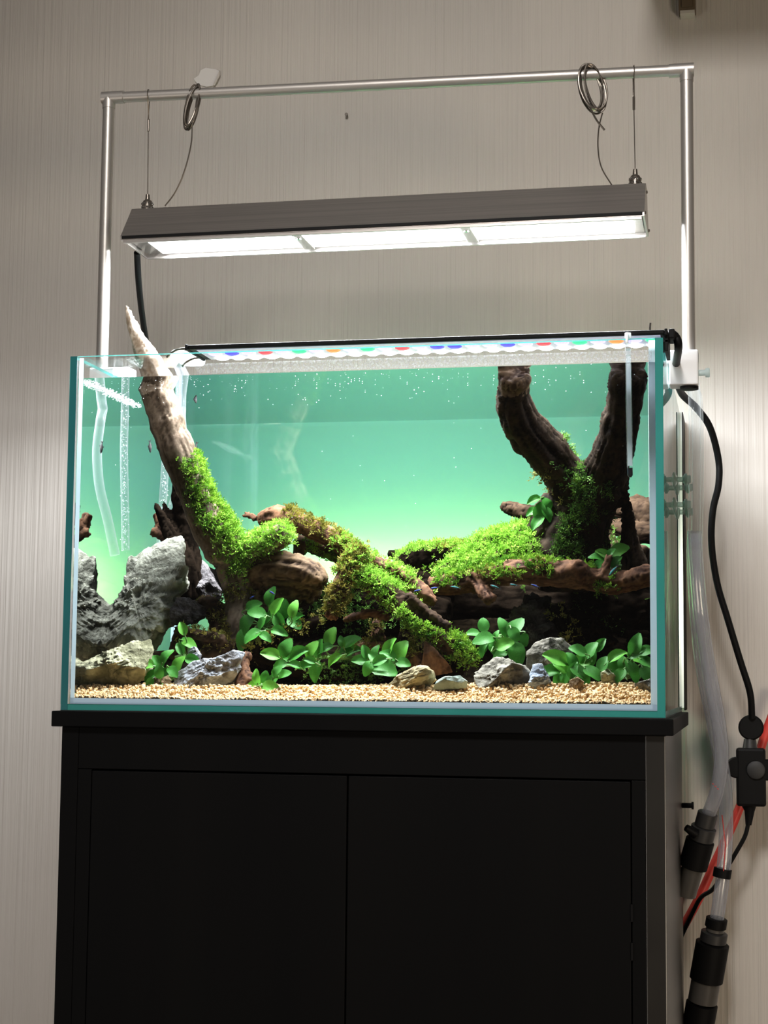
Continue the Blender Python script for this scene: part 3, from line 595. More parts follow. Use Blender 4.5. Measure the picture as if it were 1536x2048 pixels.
wood('tangled roots with a near-black mass added as shade fill below the horizontal log', [[(880, 1210, .24, 50), (960, 1215, .25, 62), (1060, 1225, .25, 66), (1160, 1225, .24, 66), (1250, 1225, .22, 62), (1310, 1230, .22, 56)], [(1110, 1215, .15, 20), (1130, 1250, .14, 20), (1150, 1290, .13, 22)], [(1180, 1240, .13, 8), (1205, 1265, .125, 9), (1230, 1290, .12, 10)], [(1190, 1225, .13, 6), (1185, 1250, .13, 6), (1182, 1280, .13, 5)], [(1225, 1240, .13, 5), (1262, 1250, .125, 6), (1295, 1225, .12, 6), (1300, 1200, .12, 5)], [(1255, 1290, .16, 30), (1300, 1290, .16, 30)]], 'wood_black', 18, [dict(tubes=[1], dir=(-.3, -1, .3), thr=.2, mat='moss_brown', den=.6e5, L=.005, patch=-.1), dict(tubes=[0], s0=.4, s1=.95, dir=(0, -1, .1), thr=.2, mat='moss_dark', den=.25e5, L=.006, patch=.1)], knob=.003)  # near-black bulk stands in for the shade under the log
wood('roots with a near-black mass added as shade fill in the middle under the mossy roots', [[(460, 1245, .22, 46), (540, 1235, .22, 50), (640, 1225, .21, 54), (740, 1225, .2, 56), (840, 1235, .2, 56), (900, 1240, .2, 50)], [(480, 1300, .14, 26), (540, 1315, .13, 24), (600, 1340, .12, 26), (680, 1345, .11, 26), (760, 1350, .105, 24), (830, 1350, .1, 20)], [(640, 1240, .13, 14), (590, 1262, .12, 18), (540, 1285, .115, 18), (500, 1310, .11, 14)], [(800, 1300, .13, 40), (860, 1310, .12, 34), (920, 1340, .1, 24)]], 'wood_black', 19, [  # near-black bulk fills the shaded hollow with dark colour
    dict(tubes=[2], dir=(0, -.8, .6), thr=.0, mat='moss_brown', den=1.0e5, L=.005, patch=-.2), dict(tubes=[1], s0=.45, s1=1, dir=(0, -.8, .6), thr=.1, mat='moss_dark', den=1.0e5, L=.0055, patch=-.2), dict(tubes=[3], dir=(-.4, -.8, .5), thr=.2, mat='moss_brown', den=.8e5, L=.005, patch=.0), dict(tubes=[0], s0=.35, s1=.75, dir=(0, -1, .3), thr=.1, mat='moss_dark', den=.9e5, L=.006, patch=-.05)], knob=.003)
wood('short brown bark stick under the hanging root finger', [[(690, 1240, .115, 8), (720, 1231, .11, 10), (755, 1228, .108, 10), (780, 1236, .106, 8)]], 'wood_red', 20)
wood('reddish upright root stub in the hollow at the centre', [[(752, 1240, .125, 8), (755, 1262, .12, 12), (760, 1290, .115, 16)]], 'wood_red', 21, [dict(dir=(0, -1, .2), thr=.2, mat='moss_brown', den=.8e5, L=.004, patch=.0)])
wood('low mossy root curving along the bottom between the front plants', [[(690, 1300, .1, 9), (740, 1292, .1, 9), (790, 1296, .095, 13), (830, 1320, .09, 20), (850, 1345, .085, 18)]], 'wood_red', 22, [dict(dir=(0, -.6, .9), thr=.0, mat='moss_brown', den=1.2e5, L=.0045, patch=-.2)])
wood('brown curved root between blue grey rock and front plants', [[(500, 1305, .08, 10), (487, 1325, .075, 12), (488, 1350, .07, 14), (478, 1385, .06, 14)], [(488, 1350, .07, 12), (520, 1370, .065, 12), (560, 1382, .06, 10)]], 'wood_red', 23, amp=.0012)
wood('hollow brown root end lying behind the blue grey rock', [[(400, 1200, .15, 10), (420, 1210, .145, 18), (440, 1240, .14, 24), (440, 1285, .13, 26)], [(350, 1258, .115, 9), (375, 1265, .11, 11), (410, 1272, .11, 12), (450, 1280, .11, 12)], [(345, 1290, .13, 30), (400, 1300, .13, 30), (460, 1310, .12, 24)]], 'wood_dark', 24, [dict(tubes=[0], dir=(.4, -.6, .6), thr=.2, mat='moss_brown', den=.7e5, L=.005, patch=.0), dict(tubes=[1], dir=(0, -.3, 1), thr=.3, mat='moss_brown', den=.7e5, L=.005, patch=-.1)])
bs = rock('bark_shard', 'thin pointed red brown bark shard standing at the centre right', [(849, 1279), (872, 1299), (901, 1332), (905, 1345), (872, 1352), (843, 1330)], .078, .006, 'wood_red', 30, (1, 0, .3), .001, 3)
bs['category'] = 'driftwood'; bs['group'] = 'driftwood pieces in the fish tank'

# ------------------------------------------------------------------ anubias
def leaf_mesh(w, fold, curl, seed):
    rnd = random.Random(seed); V = []; nu, nv = 6, 4
    for i in range(nu+1):
        t = i/nu; half = w*.5*(math.sin(math.pi*(t**.85*.955+.022))**.62)
        for j in range(nv+1):
            s = j/nv*2-1
            z = fold*abs(s)*half*2+curl*(t-.35)**2*-1+.035*math.sin(t*9+seed)*s*s
            V.append((s*half, t, z))
    Fc = [(i*(nv+1)+j, i*(nv+1)+j+1, (i+1)*(nv+1)+j+1, (i+1)*(nv+1)+j) for i in range(nu) for j in range(nv)]
    me = bpy.data.meshes.new('leaf'); me.from_pydata(V, [], Fc); me.polygons.foreach_set('use_smooth', [True]*len(me.polygons)); return me
LEAVES = {}
for mk in ('leaf', 'leaf_light'):
    LEAVES[mk] = []
    for i, (w, f, c) in enumerate(((.68, .22, .35), (.62, .3, .5), (.74, .15, .25), (.56, .25, .6), (.68, .1, .45))):
        me = leaf_mesh(w, f, c, i); me.materials.append(M[mk]); LEAVES[mk].append(me)
def plant(label, Y, root, leaves, light=()):
    rp = W(*root, Y+.012); pl = empty('anubias_plant', rp); tag(pl, label, 'plant', 'broad leaved plants in the fish tank')
    rnd = random.Random(int(root[0]*7+root[1]))
    st = 0
    for i, (px, py, ln, ang) in enumerate(leaves):
        Yl = Y+rnd.uniform(-.010, .006)-.006*(py-root[1] > -10)
        c = W(px, py, Yl); a = math.radians(ang); L = ln*mpp(Yl)*1.14
        d = Vector((math.cos(a), -rnd.uniform(.0, .45)+(.25 if math.sin(a) > .5 else 0), math.sin(a))).normalized()
        # the blade looks towards the light above and the glass in front
        nrm = Vector((rnd.uniform(-.35, .35), -1, rnd.uniform(.45, 1.0))); nrm = (nrm-d*nrm.dot(d)).normalized(); sx = d.cross(nrm)
        base = Vector(c)-d*L*.5
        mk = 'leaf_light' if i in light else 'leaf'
        o = bpy.data.objects.new('leaf', LEAVES[mk][rnd.randrange(5)]); C.objects.link(o); o.parent = pl
        mtx = Matrix((sx, d, nrm)).transposed().to_4x4(); mtx = Matrix.Translation(base-Vector(rp))@mtx@Matrix.Diagonal((L, L, L, 1)); o.matrix_local = mtx
        # stalk
        s = spline([base+d*L*.1, base-d*L*.25+Vector((0, .004, -.002)), Vector(rp)+Vector((rnd.uniform(-.006, .006), 0, rnd.uniform(-.003, .003)))], 7)
        MB().tube(s, [.0007]*7, 5).build('leaf_stalk', M['stem'], pl)
    a_, b_ = Vector(rp)+Vector((-.012, .002, 0)), Vector(rp)+Vector((.014, .002, -.002))
    MB().tube(spline([a_, Vector(rp)+Vector((0, 0, .001)), b_], 6), [.0018, .0026, .0028, .0028, .0024, .0016], 7).build('rhizome', M['stem'], pl)
    return pl
plant('low leafy plant between the pale slanted rock and blue grey rock', .056, (328, 1352), [(290, 1330, 36, 175), (316, 1323, 28, 130), (333, 1312, 34, 60), (357, 1329, 36, 65), (302, 1352, 30, 215), (330, 1346, 28, 15), (318, 1343, 28, 100), (300, 1366, 22, 240), (345, 1342, 28, 320)], (0, 3))
plant('small four leaved sprig climbing above the blue grey pebble', .085, (372, 1315), [(365, 1257, 26, 110), (378, 1286, 30, 340), (360, 1297, 26, 120), (385, 1320, 30, 345), (368, 1284, 20, 100)], (0, 1))
plant('large leafy plant left of centre in front of the rounded wood lump', .112, (532, 1255), [(541, 1193, 38, 80), (554, 1213, 36, 60), (507, 1212, 32, 25), (515, 1226, 36, 165), (535, 1236, 28, 50), (566, 1219, 38, 80), (587, 1218, 34, 75), (558, 1243, 36, 300), (589, 1246, 32, 325), (492, 1248, 42, 235), (506, 1272, 38, 215), (557, 1262, 34, 345), (524, 1246, 24, 245), (486, 1278, 44, 255), (593, 1234, 26, 20), (530, 1274, 28, 330)], (1, 6))
plant('spreading leafy plant at the front, left of the tallest middle plant', .078, (600, 1330), [(541, 1309, 36, 165), (571, 1296, 38, 65), (595, 1307, 42, 30), (570, 1320, 30, 20), (589, 1330, 26, 160), (608, 1332, 28, 10), (622, 1299, 36, 60), (638, 1297, 34, 80), (620, 1321, 24, 160), (632, 1343, 38, 260), (560, 1330, 26, 200)], (0, 6))
plant('tallest leafy plant in the middle of the front row', .088, (678, 1315), [(662, 1273, 36, 75), (701, 1285, 40, 30), (683, 1283, 24, 110), (706, 1303, 34, 25), (669, 1320, 32, 215), (650, 1298, 32, 200), (690, 1300, 26, 20)], (0, 4))
plant('leafy plant with one big drooping leaf left of the tan banded stone', .072, (762, 1322), [(731, 1304, 26, 110), (751, 1303, 28, 80), (779, 1296, 38, 70), (801, 1302, 42, 65), (777, 1310, 34, 150), (721, 1321, 32, 175), (759, 1322, 30, 200), (768, 1338, 50, 345), (736, 1336, 30, 250), (806, 1326, 28, 350), (748, 1315, 26, 140)], (2, 3))
plant('lowest small plant sitting on the sand beside the brown curved root', .047, (530, 1370), [(513, 1354, 28, 100), (530, 1356, 26, 85), (545, 1361, 30, 45), (508, 1372, 32, 195), (541, 1374, 36, 350), (553, 1343, 28, 60), (567, 1348, 28, 20)], (0, 3, 4))
plant('leafy plant hanging in front of the big dark jagged rock', .092, (1000, 1275), [(967, 1250, 28, 100), (946, 1266, 24, 180), (968, 1277, 40, 190), (992, 1272, 22, 80), (1007, 1254, 36, 110), (1031, 1254, 42, 60), (1009, 1289, 34, 20), (985, 1297, 28, 300), (968, 1299, 28, 245), (1033, 1306, 46, 285), (1049, 1279, 24, 280), (1000, 1309, 28, 205), (1028, 1268, 28, 300)], (6,))
plant('bushy leafy plant at the right front beside the icy blue stone', .058, (1140, 1350), [(1112, 1317, 46, 155), (1099, 1343, 36, 190), (1122, 1333, 32, 145), (1143, 1322, 34, 110), (1161, 1327, 42, 25), (1128, 1356, 34, 255), (1156, 1343, 32, 320), (1177, 1314, 40, 70), (1184, 1346, 36, 325), (1156, 1301, 32, 155), (1182, 1300, 34, 60), (1200, 1290, 28, 55), (1146, 1340, 30, 70), (1170, 1356, 30, 300), (1115, 1358, 24, 240)], (0, 2, 4))
plant('leafy plant in the front right corner against the glass', .058, (1252, 1350), [(1234, 1312, 36, 35), (1271, 1290, 42, 75), (1278, 1317, 42, 340), (1293, 1302, 30, 10), (1266, 1343, 40, 300), (1247, 1328, 32, 105), (1273, 1305, 34, 30), (1293, 1325, 30, 330), (1221, 1330, 32, 125), (1206, 1328, 30, 70), (1292, 1348, 30, 300), (1240, 1350, 28, 240)], (0, 2))
plant('small plant sitting on top of the horizontal log', .125, (1215, 1128), [(1195, 1114, 30, 165), (1206, 1108, 28, 150), (1238, 1101, 36, 25), (1199, 1132, 32, 230), (1233, 1124, 28, 60), (1222, 1105, 22, 60)], (1, 2))
plant('few green leaves clinging to the left side of the forked trunk', .145, (1082, 1030), [(1068, 1000, 26, 200), (1079, 1022, 32, 80), (1075, 1045, 32, 230), (1094, 1028, 28, 300), (1094, 1006, 26, 120), (1064, 1022, 24, 210)], ())

# ------------------------------------------------------------------ fish
def fish(label, px, py, Y, ln, ang, stripe='fish_blue'):
    c = W(px, py, Y); L = ln*mpp(Y); a = math.radians(ang)
    prof = [(-.5, .01), (-.44, .055), (-.33, .10), (-.15, .135), (.02, .13), (.18, .09), (.30, .05), (.36, .04)]; n = 10; V = []; Fc = []; mi = []
    for x, r in prof:
        for j in range(n): t = 2*math.pi*j/n; V.append((x, r*.5*math.cos(t), r*math.sin(t)))
    for i in range(len(prof)-1):
        for j in range(n):
            Fc.append((i*n+j, i*n+(j+1) % n, (i+1)*n+(j+1) % n, (i+1)*n+j)); zz = math.sin(2*math.pi*(j+.5)/n); mi.append(1 if -.1 < zz < .7 and 0 < i < 6 else 0)
    Fc += [tuple(range(n-1, -1, -1)), tuple((len(prof)-1)*n+j for j in range(n))]; mi += [0, 0]
    def xf(v):
        x, y, z = np.array(v)*L; return (c[0]+x*math.cos(a)-z*math.sin(a), c[1]+y, c[2]+x*math.sin(a)+z*math.cos(a))
    o = link('neon_fish', [xf(v) for v in V], Fc, [M['fish'], M[stripe]], origin=c, mi=mi); tag(o, label, 'fish', 'tiny fish in the tank')
    def fin(name, pts):
        v = [xf((x, .006, z)) for x, z in pts]+[xf((x, -.006, z)) for x, z in pts]; k = len(pts)
        link(name, v, [tuple(range(k)), tuple(range(2*k-1, k-1, -1))]+[(i, k+i, k+(i+1) % k, (i+1) % k) for i in range(k)], M['fish'], o, smooth=False)
    fin('tail_fin', [(.33, -.04), (.52, -.13), (.46, 0), (.52, .13), (.33, .04)]); fin('back_fin', [(-.08, .12), (.06, .22), (.1, .12)]); fin('belly_fin', [(.0, -.12), (.16, -.2), (.18, -.08)])
    for s in (-1, 1): MB().add(IV*L*.028+np.array(xf((-.4, s*.036, .02))), IF).build('eye', M['black'], o)
fish('thin dark fish highest in the water right of the tall branch', 389, 793, .2, 30, 105, 'fish')
fish('thin dark fish left of the tall branch', 300, 893, .2, 26, 95, 'fish')
fish('dark fish close right of the mossy top of the tall branch', 390, 896, .17, 26, 70, 'fish')
fish('blue striped fish in the dark left of the rounded wood lump', 505, 1194, .125, 14, 30)
fish('blue striped fish above the large left plant, in front of the wood lump', 545, 1186, .1, 16, -30)
fish('blue striped fish at the thin reddish root', 836, 1181, .1, 18, 15)
fish('blue striped fish under the left end of the horizontal log', 869, 1176, .11, 18, 10)
fish('cyan fish under the log, second from its left end', 911, 1175, .1, 22, -10, 'fish_cyan')
fish('cyan fish under the log right of the hollow brown stub', 991, 1174, .09, 22, -20, 'fish_cyan')
fish('pale cyan fish under the middle of the log', 1028, 1170, .095, 18, -10, 'fish_cyan')
fish('bright blue fish under the log below its middle moss', 1071, 1172, .09, 20, -20)
fish('green fish at the upright stub on the log, by the small plant', 1227, 1141, .1, 28, 50, 'fish_cyan')

# ------------------------------------------------------------------ tubes inside the tank, thermometer
Yt = .262
ct = empty('clear_air_tube', W(340, 990, Yt)); tag(ct, 'curved clear tube hanging down behind the tall left branch', 'tube')
pts = [P(402, 722, .14), P(372, 722, .16), P(350, 735, .2)+np.array([0, 0, .012])]+[W(x, y, Yt) for x, y in ((358, 790), (362, 840), (366, 900), (358, 970), (338, 1040), (320, 1110))]
c_ = cord('tube_wall', pts, .0058, M['clear_tube'], ct, 70, 14)
st_ = empty('bubbling_rod', W(330, 900, .285)); tag(st_, 'straight clear rod full of bubbles behind the tall left branch', 'tube')
pts = [P(388, 712, .2), P(352, 716, .24)]+[W(x, y, .285) for x, y in ((336, 780), (332, 900), (326, 1000), (320, 1100))]
cord('rod_wall', pts, .0048, M['clear_tube'], st_, 60, 12)
bb = MB()
sp = spline(pts, 200)
for i in range(260):
    p = sp[random.randrange(70, 199)]+np.random.normal(0, .0022, 3); bb.add(IV*random.uniform(.0003, .0008)+p, IF)
stuff(bb.build('rod_bubbles', M['bubble'], st_))
cb = cord('intake_rod', [W(1238, 972, .36), W(1228, 1010, .36), W(1222, 1060, .36)], .0045, M['grey_plastic'], None, 12, 12)
tag(cb, 'dark intake rod seen behind the right trunk', 'tube')
th = empty('thermometer', W(1259, 940, .012)); tag(th, 'slim glass thermometer hanging inside the tank front at the right', 'thermometer')
a, b = P(1256, 672, .013), W(1260, 938, .013); a = np.array(a); b = np.array(b); ax = (b-a)/np.linalg.norm(b-a)
MB().tube([a, a+ax*.002, a+ax*.004, b-ax*.003, b], [.0016, .0026, .003, .003, .0026], 14).build('glass_stem', M['thermo'], th)
_w = np.array([.0022, 0, 0]); MB().add([a+ax*.012-_w, a+ax*.012+_w, b-ax*.003+_w, b-ax*.003-_w], [(0, 1, 2, 3)]).build('scale_strip', M['thermo_scale'], th)
MB().tube([b-ax*.001, b+ax*.006, b+ax*.008], [.0026, .0026, .0012], 12).build('bulb', M['navy'], th)
MB().tube([a+ax*.002, a-ax*.003], [.0034, .003], 12).build('cap', M['clampwhite'], th)
hk = MB(); p0 = a+ax*.004; hk.tube(spline([p0, p0+np.array([.0, -.006, .004]), p0+np.array([0, -.014, .003]), p0+np.array([0, -.0155, -.006])], 14), .0012, 8); hk.build('rim_hook', M['clampwhite'], th)

# ------------------------------------------------------------------ LED strip over the tank
bx0, bx1, by0, by1, bz0, bz1 = -.1815, .3005, .022, .080, .3680, .3725
bar = empty('led_strip_light', (.05, .1, bz0)); tag(bar, 'slim black LED strip lamp with coloured diodes bridging the tank rim', 'aquarium lamp')
MB().box((bx0, by0, bz0), (bx1, by1, bz1)).build('lamp_body', M['black'], bar, smooth=False, bevel=.0012)
for x in (bx0-.003, bx1): box('end_cap', (x, by0-.001, bz0-.001), (x+.003 if x > 0 else x+.003, by1+.001, bz1+.0008), M['black'], bar, .0008)
seq = ['w', 'b', 'w', 'r', 'w', 'g', 'w', 'o', 'w', 'g', 'w', 'r', 'w', 'b', 'b', 'w']
LC = {'v': emit('diode_violet', (.40, .36, 1), 1.8, .1), 'w': emit('diode_white', (.95, .98, 1), 14), 'b': emit('diode_blue', (.07, .05, 1), 1.6, .04), 'r': emit('diode_red', (1, .05, .09), 1.2, .04), 'g': emit('diode_green', (.04, .85, .33), 1.1, .04), 'o': emit('diode_orange', (1, .26, .06), 1.2, .04)}
k = 0
led_me = {}
for i in range(26):
    x = bx0+.022+(bx1-bx0-.034)*i/25; c = seq[i % 16]
    for row, y in ((0, by0+.024), (1, by1-.010)):
        cc = (c if c != 'w' else 'v') if row == 0 else 'w'
        if cc not in led_me:
            q_ = 1.3; m_ = MB(); m_.lathe((0, 0, 0), (0, 0, -1), [(0, .0062*q_), (.0012, .0056*q_), (.0024, .0036*q_), (.0029, .0002)], 12); me = bpy.data.meshes.new('diode'); me.from_pydata(m_.v, [], m_.f); me.materials.append(LC[cc]); led_me[cc] = me
        o = bpy.data.objects.new('diode', led_me[cc]); C.objects.link(o); o.parent = bar; o.location = Vector((x, y, bz0))-bar.location
CN = clear('condensation', 1.33, (1, 1, 1), .5, (.9, .92, 1.), .2); _nt = CN.node_tree     # fine droplets on the inside of the pane
for _n in list(_nt.nodes):
    if _n.type == 'MIX_SHADER' and abs(_n.inputs[0].default_value-.5) < 1e-4 and any(l.from_node.type == 'BSDF_TRANSPARENT' for l in _n.inputs[1].links):
        _t = _nt.nodes.new('ShaderNodeTexNoise'); _t.inputs['Scale'].default_value = 480; _t.inputs['Detail'].default_value = 4
        _c = _nt.nodes.new('ShaderNodeTexCoord'); _r = _nt.nodes.new('ShaderNodeMapRange'); _r.inputs['From Min'].default_value = .30; _r.inputs['From Max'].default_value = .72; _r.inputs['To Max'].default_value = .6
        _nt.links.new(_c.outputs['Object'], _t.inputs[0]); _nt.links.new(_t.outputs['Fac'], _r.inputs['Value']); _nt.links.new(_r.outputs[0], _n.inputs[0])
    if _n.type == 'BSDF_TRANSLUCENT': _nt.nodes.active = _n
plabel(MB().add([(-.165, .0057, ZW+.0012), (.289, .0057, ZW+.0012), (.289, .0057, ZW+.0115), (-.170, .0057, ZW+.0115)], [(0, 1, 2, 3)]).build('condensation', CN, tank, smooth=False), 'fine droplets on the pane above the water')
box('glare_sheet', (bx0+.008, by0+.004, bz0-.0006), (bx1-.004, by1-.003, bz0), emit('glare_sheet', (.5, .5, 1), .22), bar)  # added emissive sheet imitating the glare between diodes
strip = area('strip_glow', ((bx0+bx1)/2+.01, by1-.012, bz0-.0042), .44, .62, (.86, .9, 1), None, 150, .02)
# bracket legs
for y in (by0+.004, by1-.004): MB().tube(spline([(bx0-.002, y, bz0+.002), (bx0-.012, y, bz0+.001), (bx0-.020, y, bz0-.003), (bx0-.024, y, H+.001)], 16), .0011, 8).build('wire_bracket', M['wire'], bar)
tb = MB(); tb.box((-.3035, by0+.002, H+.0002), (-.200, by1-.002, H+.0022)); tb.build('rim_arm', M['glass'], bar, smooth=False)
rb = MB(); rb.box((.3005, by0+.004, .352), (.304, by1-.004, bz0+.004)); rb.box((.292, by0+.004, .3605), (.304, by1-.004, .3635)); rb.box((.2895, by0+.006, .354), (.2925, by1-.006, .3632)); rb.build('rim_clip', M['black'], bar, smooth=False, bevel=.0006)
box('cable_socket', (.304, by0+.012, .3665), (.310, by1-.014, .3755), M['black'], bar, .001)
wc = MB(); p = P(1300, 655, .03); wc.tube(spline([p+np.array([0, 0, -.006]), p+np.array([0, 0, .0]), p+np.array([.0005, 0, .0045])], 8), .0011, 8); wc.build('wire_stub', M['chrome'], bar)

# ------------------------------------------------------------------ pendant lamp
LZ = .5075; lx0, lx1 = -.2855, .276; ly0, ly1 = .10, .183; tz = .5515; ty0, ty1 = .133, .152
pen = empty('pendant_aquarium_lamp', (0, .141, LZ)); tag(pen, 'long brushed metal pendant LED lamp hanging above the tank', 'pendant lamp')
prof_o = [(ly0, LZ), (ly0, LZ+.004), (ty0, tz), (ty1, tz), (ly1, LZ+.004), (ly1, LZ)]
prof_i = [(ly1-.002, LZ), (ly1-.002, LZ+.004), (ty1-.001, tz-.003), (ty0+.001, tz-.003), (ly0+.002, LZ+.004), (ly0+.002, LZ)]
pr = prof_o+prof_i; k = len(pr); V = [(x, y, z) for x in (lx0, lx1) for y, z in pr]
MB().add(V, [(i, (i+1) % k, k+(i+1) % k, k+i) for i in range(k)]+[tuple(range(k-1, -1, -1)), tuple(range(k, 2*k))]).build('housing', M['alu'], pen, smooth=False)
for x in (lx0-.002, lx1):
    V = [(xx, y, z) for xx in (x, x+.002) for y, z in prof_o]; kk = 6
    MB().add(V, [(i, (i+1) % kk, kk+(i+1) % kk, kk+i) for i in range(kk)]+[tuple(range(kk-1, -1, -1)), tuple(range(kk, 2*kk))]).build('end_plate', M['alu'], pen, smooth=False)
    for y, z in ((ly0+.006, LZ+.005), (ly1-.006, LZ+.005), (ty0+.006, tz-.008)):
        sx = 1 if x > 0 else -1; MB().lathe((x+(.002 if sx > 0 else 0), y, z), (sx, 0, 0), [(0, .0018), (.001, .0018), (.0016, .001)], 8).build('screw', M['wire'], pen)
# rails and the lens
MB().box((lx0, ly0-.0012, LZ+.0012), (lx1, ly0+.0005, LZ+.0042)).build('front_rail', M['black'], pen, smooth=False)
plabel(pen.children[-1], 'dark rail along the lower front edge')
MB().box((lx0+.001, ly0+.0005, LZ-.003), (lx1-.001, ly0+.004, LZ+.001)).build('lens_rail', M['alu'], pen, smooth=False)
MB().box((lx0+.001, ly1-.004, LZ-.0016), (lx1-.001, ly1-.0005, LZ+.001)).build('lens_rail', M['alu'], pen, smooth=False)
MB().box((lx0+.0015, ly0+.004, LZ-.0016), (lx1-.0015, ly1-.004, LZ-.0008)).build('lens', M['glass'], pen, smooth=False)
MB().box((lx0+.002, ly0+.006, LZ+.0040), (lx1-.002, ly1-.006, LZ+.0052)).build('reflector', M['alu'], pen, smooth=False)
secs = ((lx0+.022, -.098), (-.088, .085), (.095, lx1-.012))
for a, b in secs:
    box('led_panel', (a, .112, LZ+.0020), (b, .172, LZ+.0036), M['led_panel'], pen)
    area('pendant_glow', ((a+b)/2, .142, LZ+.0016), b-a, 6.3*(b-a)/.18, (.93, .97, 1), None, 180, .056)
for x in (-.093, .090):
    MB().box((x-.006, .108, LZ-.0004), (x+.006, .174, LZ+.004)).build('panel_bridge', M['wire'], pen, smooth=False, bevel=.0008)
    MB().lathe((x, .125, LZ-.0004), (0, 0, -1), [(0, .0028), (.0015, .0028), (.002, .001)], 10).build('bridge_screw', M['chrome'], pen)
def gland(x):
    g = MB(); g.lathe((x, .142, tz), (0, 0, 1), [(0, .0062), (.008, .0062), (.011, .0045), (.012, .0028), (.018, .0022), (.0185, .001)], 14); o = g.build('cable_grip', M['wire'], pen)
    for r_ in range(2):
        for j in range(10):
            a = 2*math.pi*(j+.5*r_)/10
            MB().add(IV*np.array([.0016]*3)+np.array([x+.0058*math.cos(a), .142+.0058*math.sin(a), tz+.0028+.0042*r_]), IF).build('grip_stud', M['chrome'], o)
GX0, GX1 = -.2725, .2665
gland(GX0); gland(GX1)

# ------------------------------------------------------------------ light stand
PX, PY, PZ, PR = .3205, .14, .676, .0066
std = empty('light_stand', (0, PY, .33)); tag(std, 'tall metal tube frame clamped to the tank that carries the pendant lamp', 'stand')
zl = .683
for x in (-PX, PX): MB().tube([(x, PY, .338), (x, PY, .345), (x, PY, (zl if x < 0 else .673)-.004)], PR, 20).build('upright', M['steel'], std)
MB().tube([(-PX, PY, zl), (PX, PY, .673)], PR*.92, 20).build('top_tube', M['steel'], std)
for x, z in ((-PX, zl), (PX, .673)):
    s = 1 if x < 0 else -1; c_ = MB(); c_.tube([(x-s*.0078, PY, z), (x+s*.018, PY, z)], .0072, 20); c_.tube([(x, PY, z), (x, PY, z-.0125)], .0072, 20); c_.build('corner_joint', M['steel'], std)
for s in (-1, 1):
    x = s*PX; cl = MB()
    cl.box((min(s*.3004, s*.3300), PY-.014, .3365), (max(s*.3004, s*.3300), PY+.014, .3725)); cl.box((min(s*.284, s*.3300), PY-.012, .3605), (max(s*.284, s*.3300), PY+.012, .3728)); cl.box((min(s*.284, s*.291), PY-.012, .349), (max(s*.284, s*.291), PY+.012, .361))
    o = cl.build('rim_clamp', M['clampwhite'], std, smooth=False, bevel=.0015); plabel(o, 'white translucent acrylic clamp')
    MB().lathe((s*.329, PY, .3505), (s, 0, 0), [(0, .0032), (.008, .0030), (.008, .0046), (.0115, .0050), (.0125, .004)], 14).build('thumb_screw', M['thermo_scale'], o)
    MB().lathe((x, PY, .3365), (0, 0, -1), [(0, .0095), (.003, .0095), (.0036, .007), (.0042, .002)], 18).build('foot_cap', M['black'], std)

# hanging wires
ZTL = lambda x: zl+(x+PX)/(2*PX)*(.673-zl)
for nm, x, lab in (('a', GX0, 'left thin steel wire holding up the pendant lamp'), ('b', GX1, 'right thin steel wire holding up the pendant lamp')):
    zt = ZTL(x); xt = x-.001
    w = empty('suspension_wire', (x, .142, tz+.018)); tag(w, lab, 'wire', 'lamp suspension wires')
    MB().tube([(x, .142, tz+.017), (xt, .1415, zt-.036)], .00055, 6).build('wire_run', M['wire'], w)
    MB().tube([(xt, .1415, zt-.026), (xt, .1415, zt-.040)], .0014, 8).build('crimp', M['wire'], w)
    lp = [(xt+.0006, .1405, zt-.027)]+[(xt+.0012*math.cos(t), PY+.0074*math.cos(t)*-1, zt+.0072*math.sin(t)) for t in np.linspace(-.9, math.pi+.9, 18)]+[(xt-.0006, .1415, zt-.027)]
    MB().tube(lp, .0006, 6).build('loop', M['wire'], w)
def coil(name, label, pts_c, wpx, hpx, Y, ang, turns, tail, seed, tail2=None):
    cx, cy = pts_c; c = P(cx, cy, Y); s_ = mpp(Y, False); rnd = random.Random(seed)
    o = empty('wire_coil', c); tag(o, label, 'wire', 'coiled spare wire on the stand')
    a = math.radians(ang)
    for t in range(turns):
        sw, sh, oy = wpx*s_*rnd.uniform(.72, 1.2), hpx*s_*rnd.uniform(.92, 1.05), rnd.uniform(-.004, .004); ox = rnd.uniform(-.003, .003)
        pts = []
        for q in np.linspace(0, 2*math.pi, 33):
            u, v = sw*math.cos(q), sh*math.sin(q); pts.append((c[0]+ox+u*math.cos(a)-v*math.sin(a), c[1]+oy+.3*wpx*s_*math.cos(q)+.004*math.sin(q+t), c[2]+u*math.sin(a)+v*math.cos(a)))
        MB().tube(pts, .0011, 7, cap=False).build('wire_turn', M['wire'], o)
    MB().tube(spline([P(x, y, yy) for x, y, yy in tail], 24), .0008, 6).build('wire_tail', M['wire'], o)
    if tail2: MB().tube(spline([P(x, y, yy) for x, y, yy in tail2], 16), .0011, 6).build('wire_end', M['wire'], o)
coil('l', 'narrow coil of spare wire draped over the top tube at the left', (384, 214), 9, 47, PY-.002, -14, 7, [(385, 245, .135), (382, 290, .135), (368, 345, .137), (350, 385, .14), (330, 412, .142)], 3)
coil('r', 'round coil of spare wire looped over the top tube at the right', (1186, 176), 21, 50, PY-.004, 14, 8, [(1205, 226, .135), (1198, 255, .133), (1196, 295, .135), (1203, 335, .138), (1226, 374, .142)], 4, [(1180, 215, .13), (1193, 240, .128), (1209, 260, .128)])
tag(cord('lamp_power_cord', [P(274, 505, .165), P(277, 560, .20), P(283, 620, .26), P(292, 680, .33), P(300, 720, .42), np.array([-.31, .49, .30]), np.array([-.32, .50, -.1]), np.array([-.31, .505, -.6])], .0036, M['black']), 'black power cord dropping from the left end of the pendant lamp', 'cord')

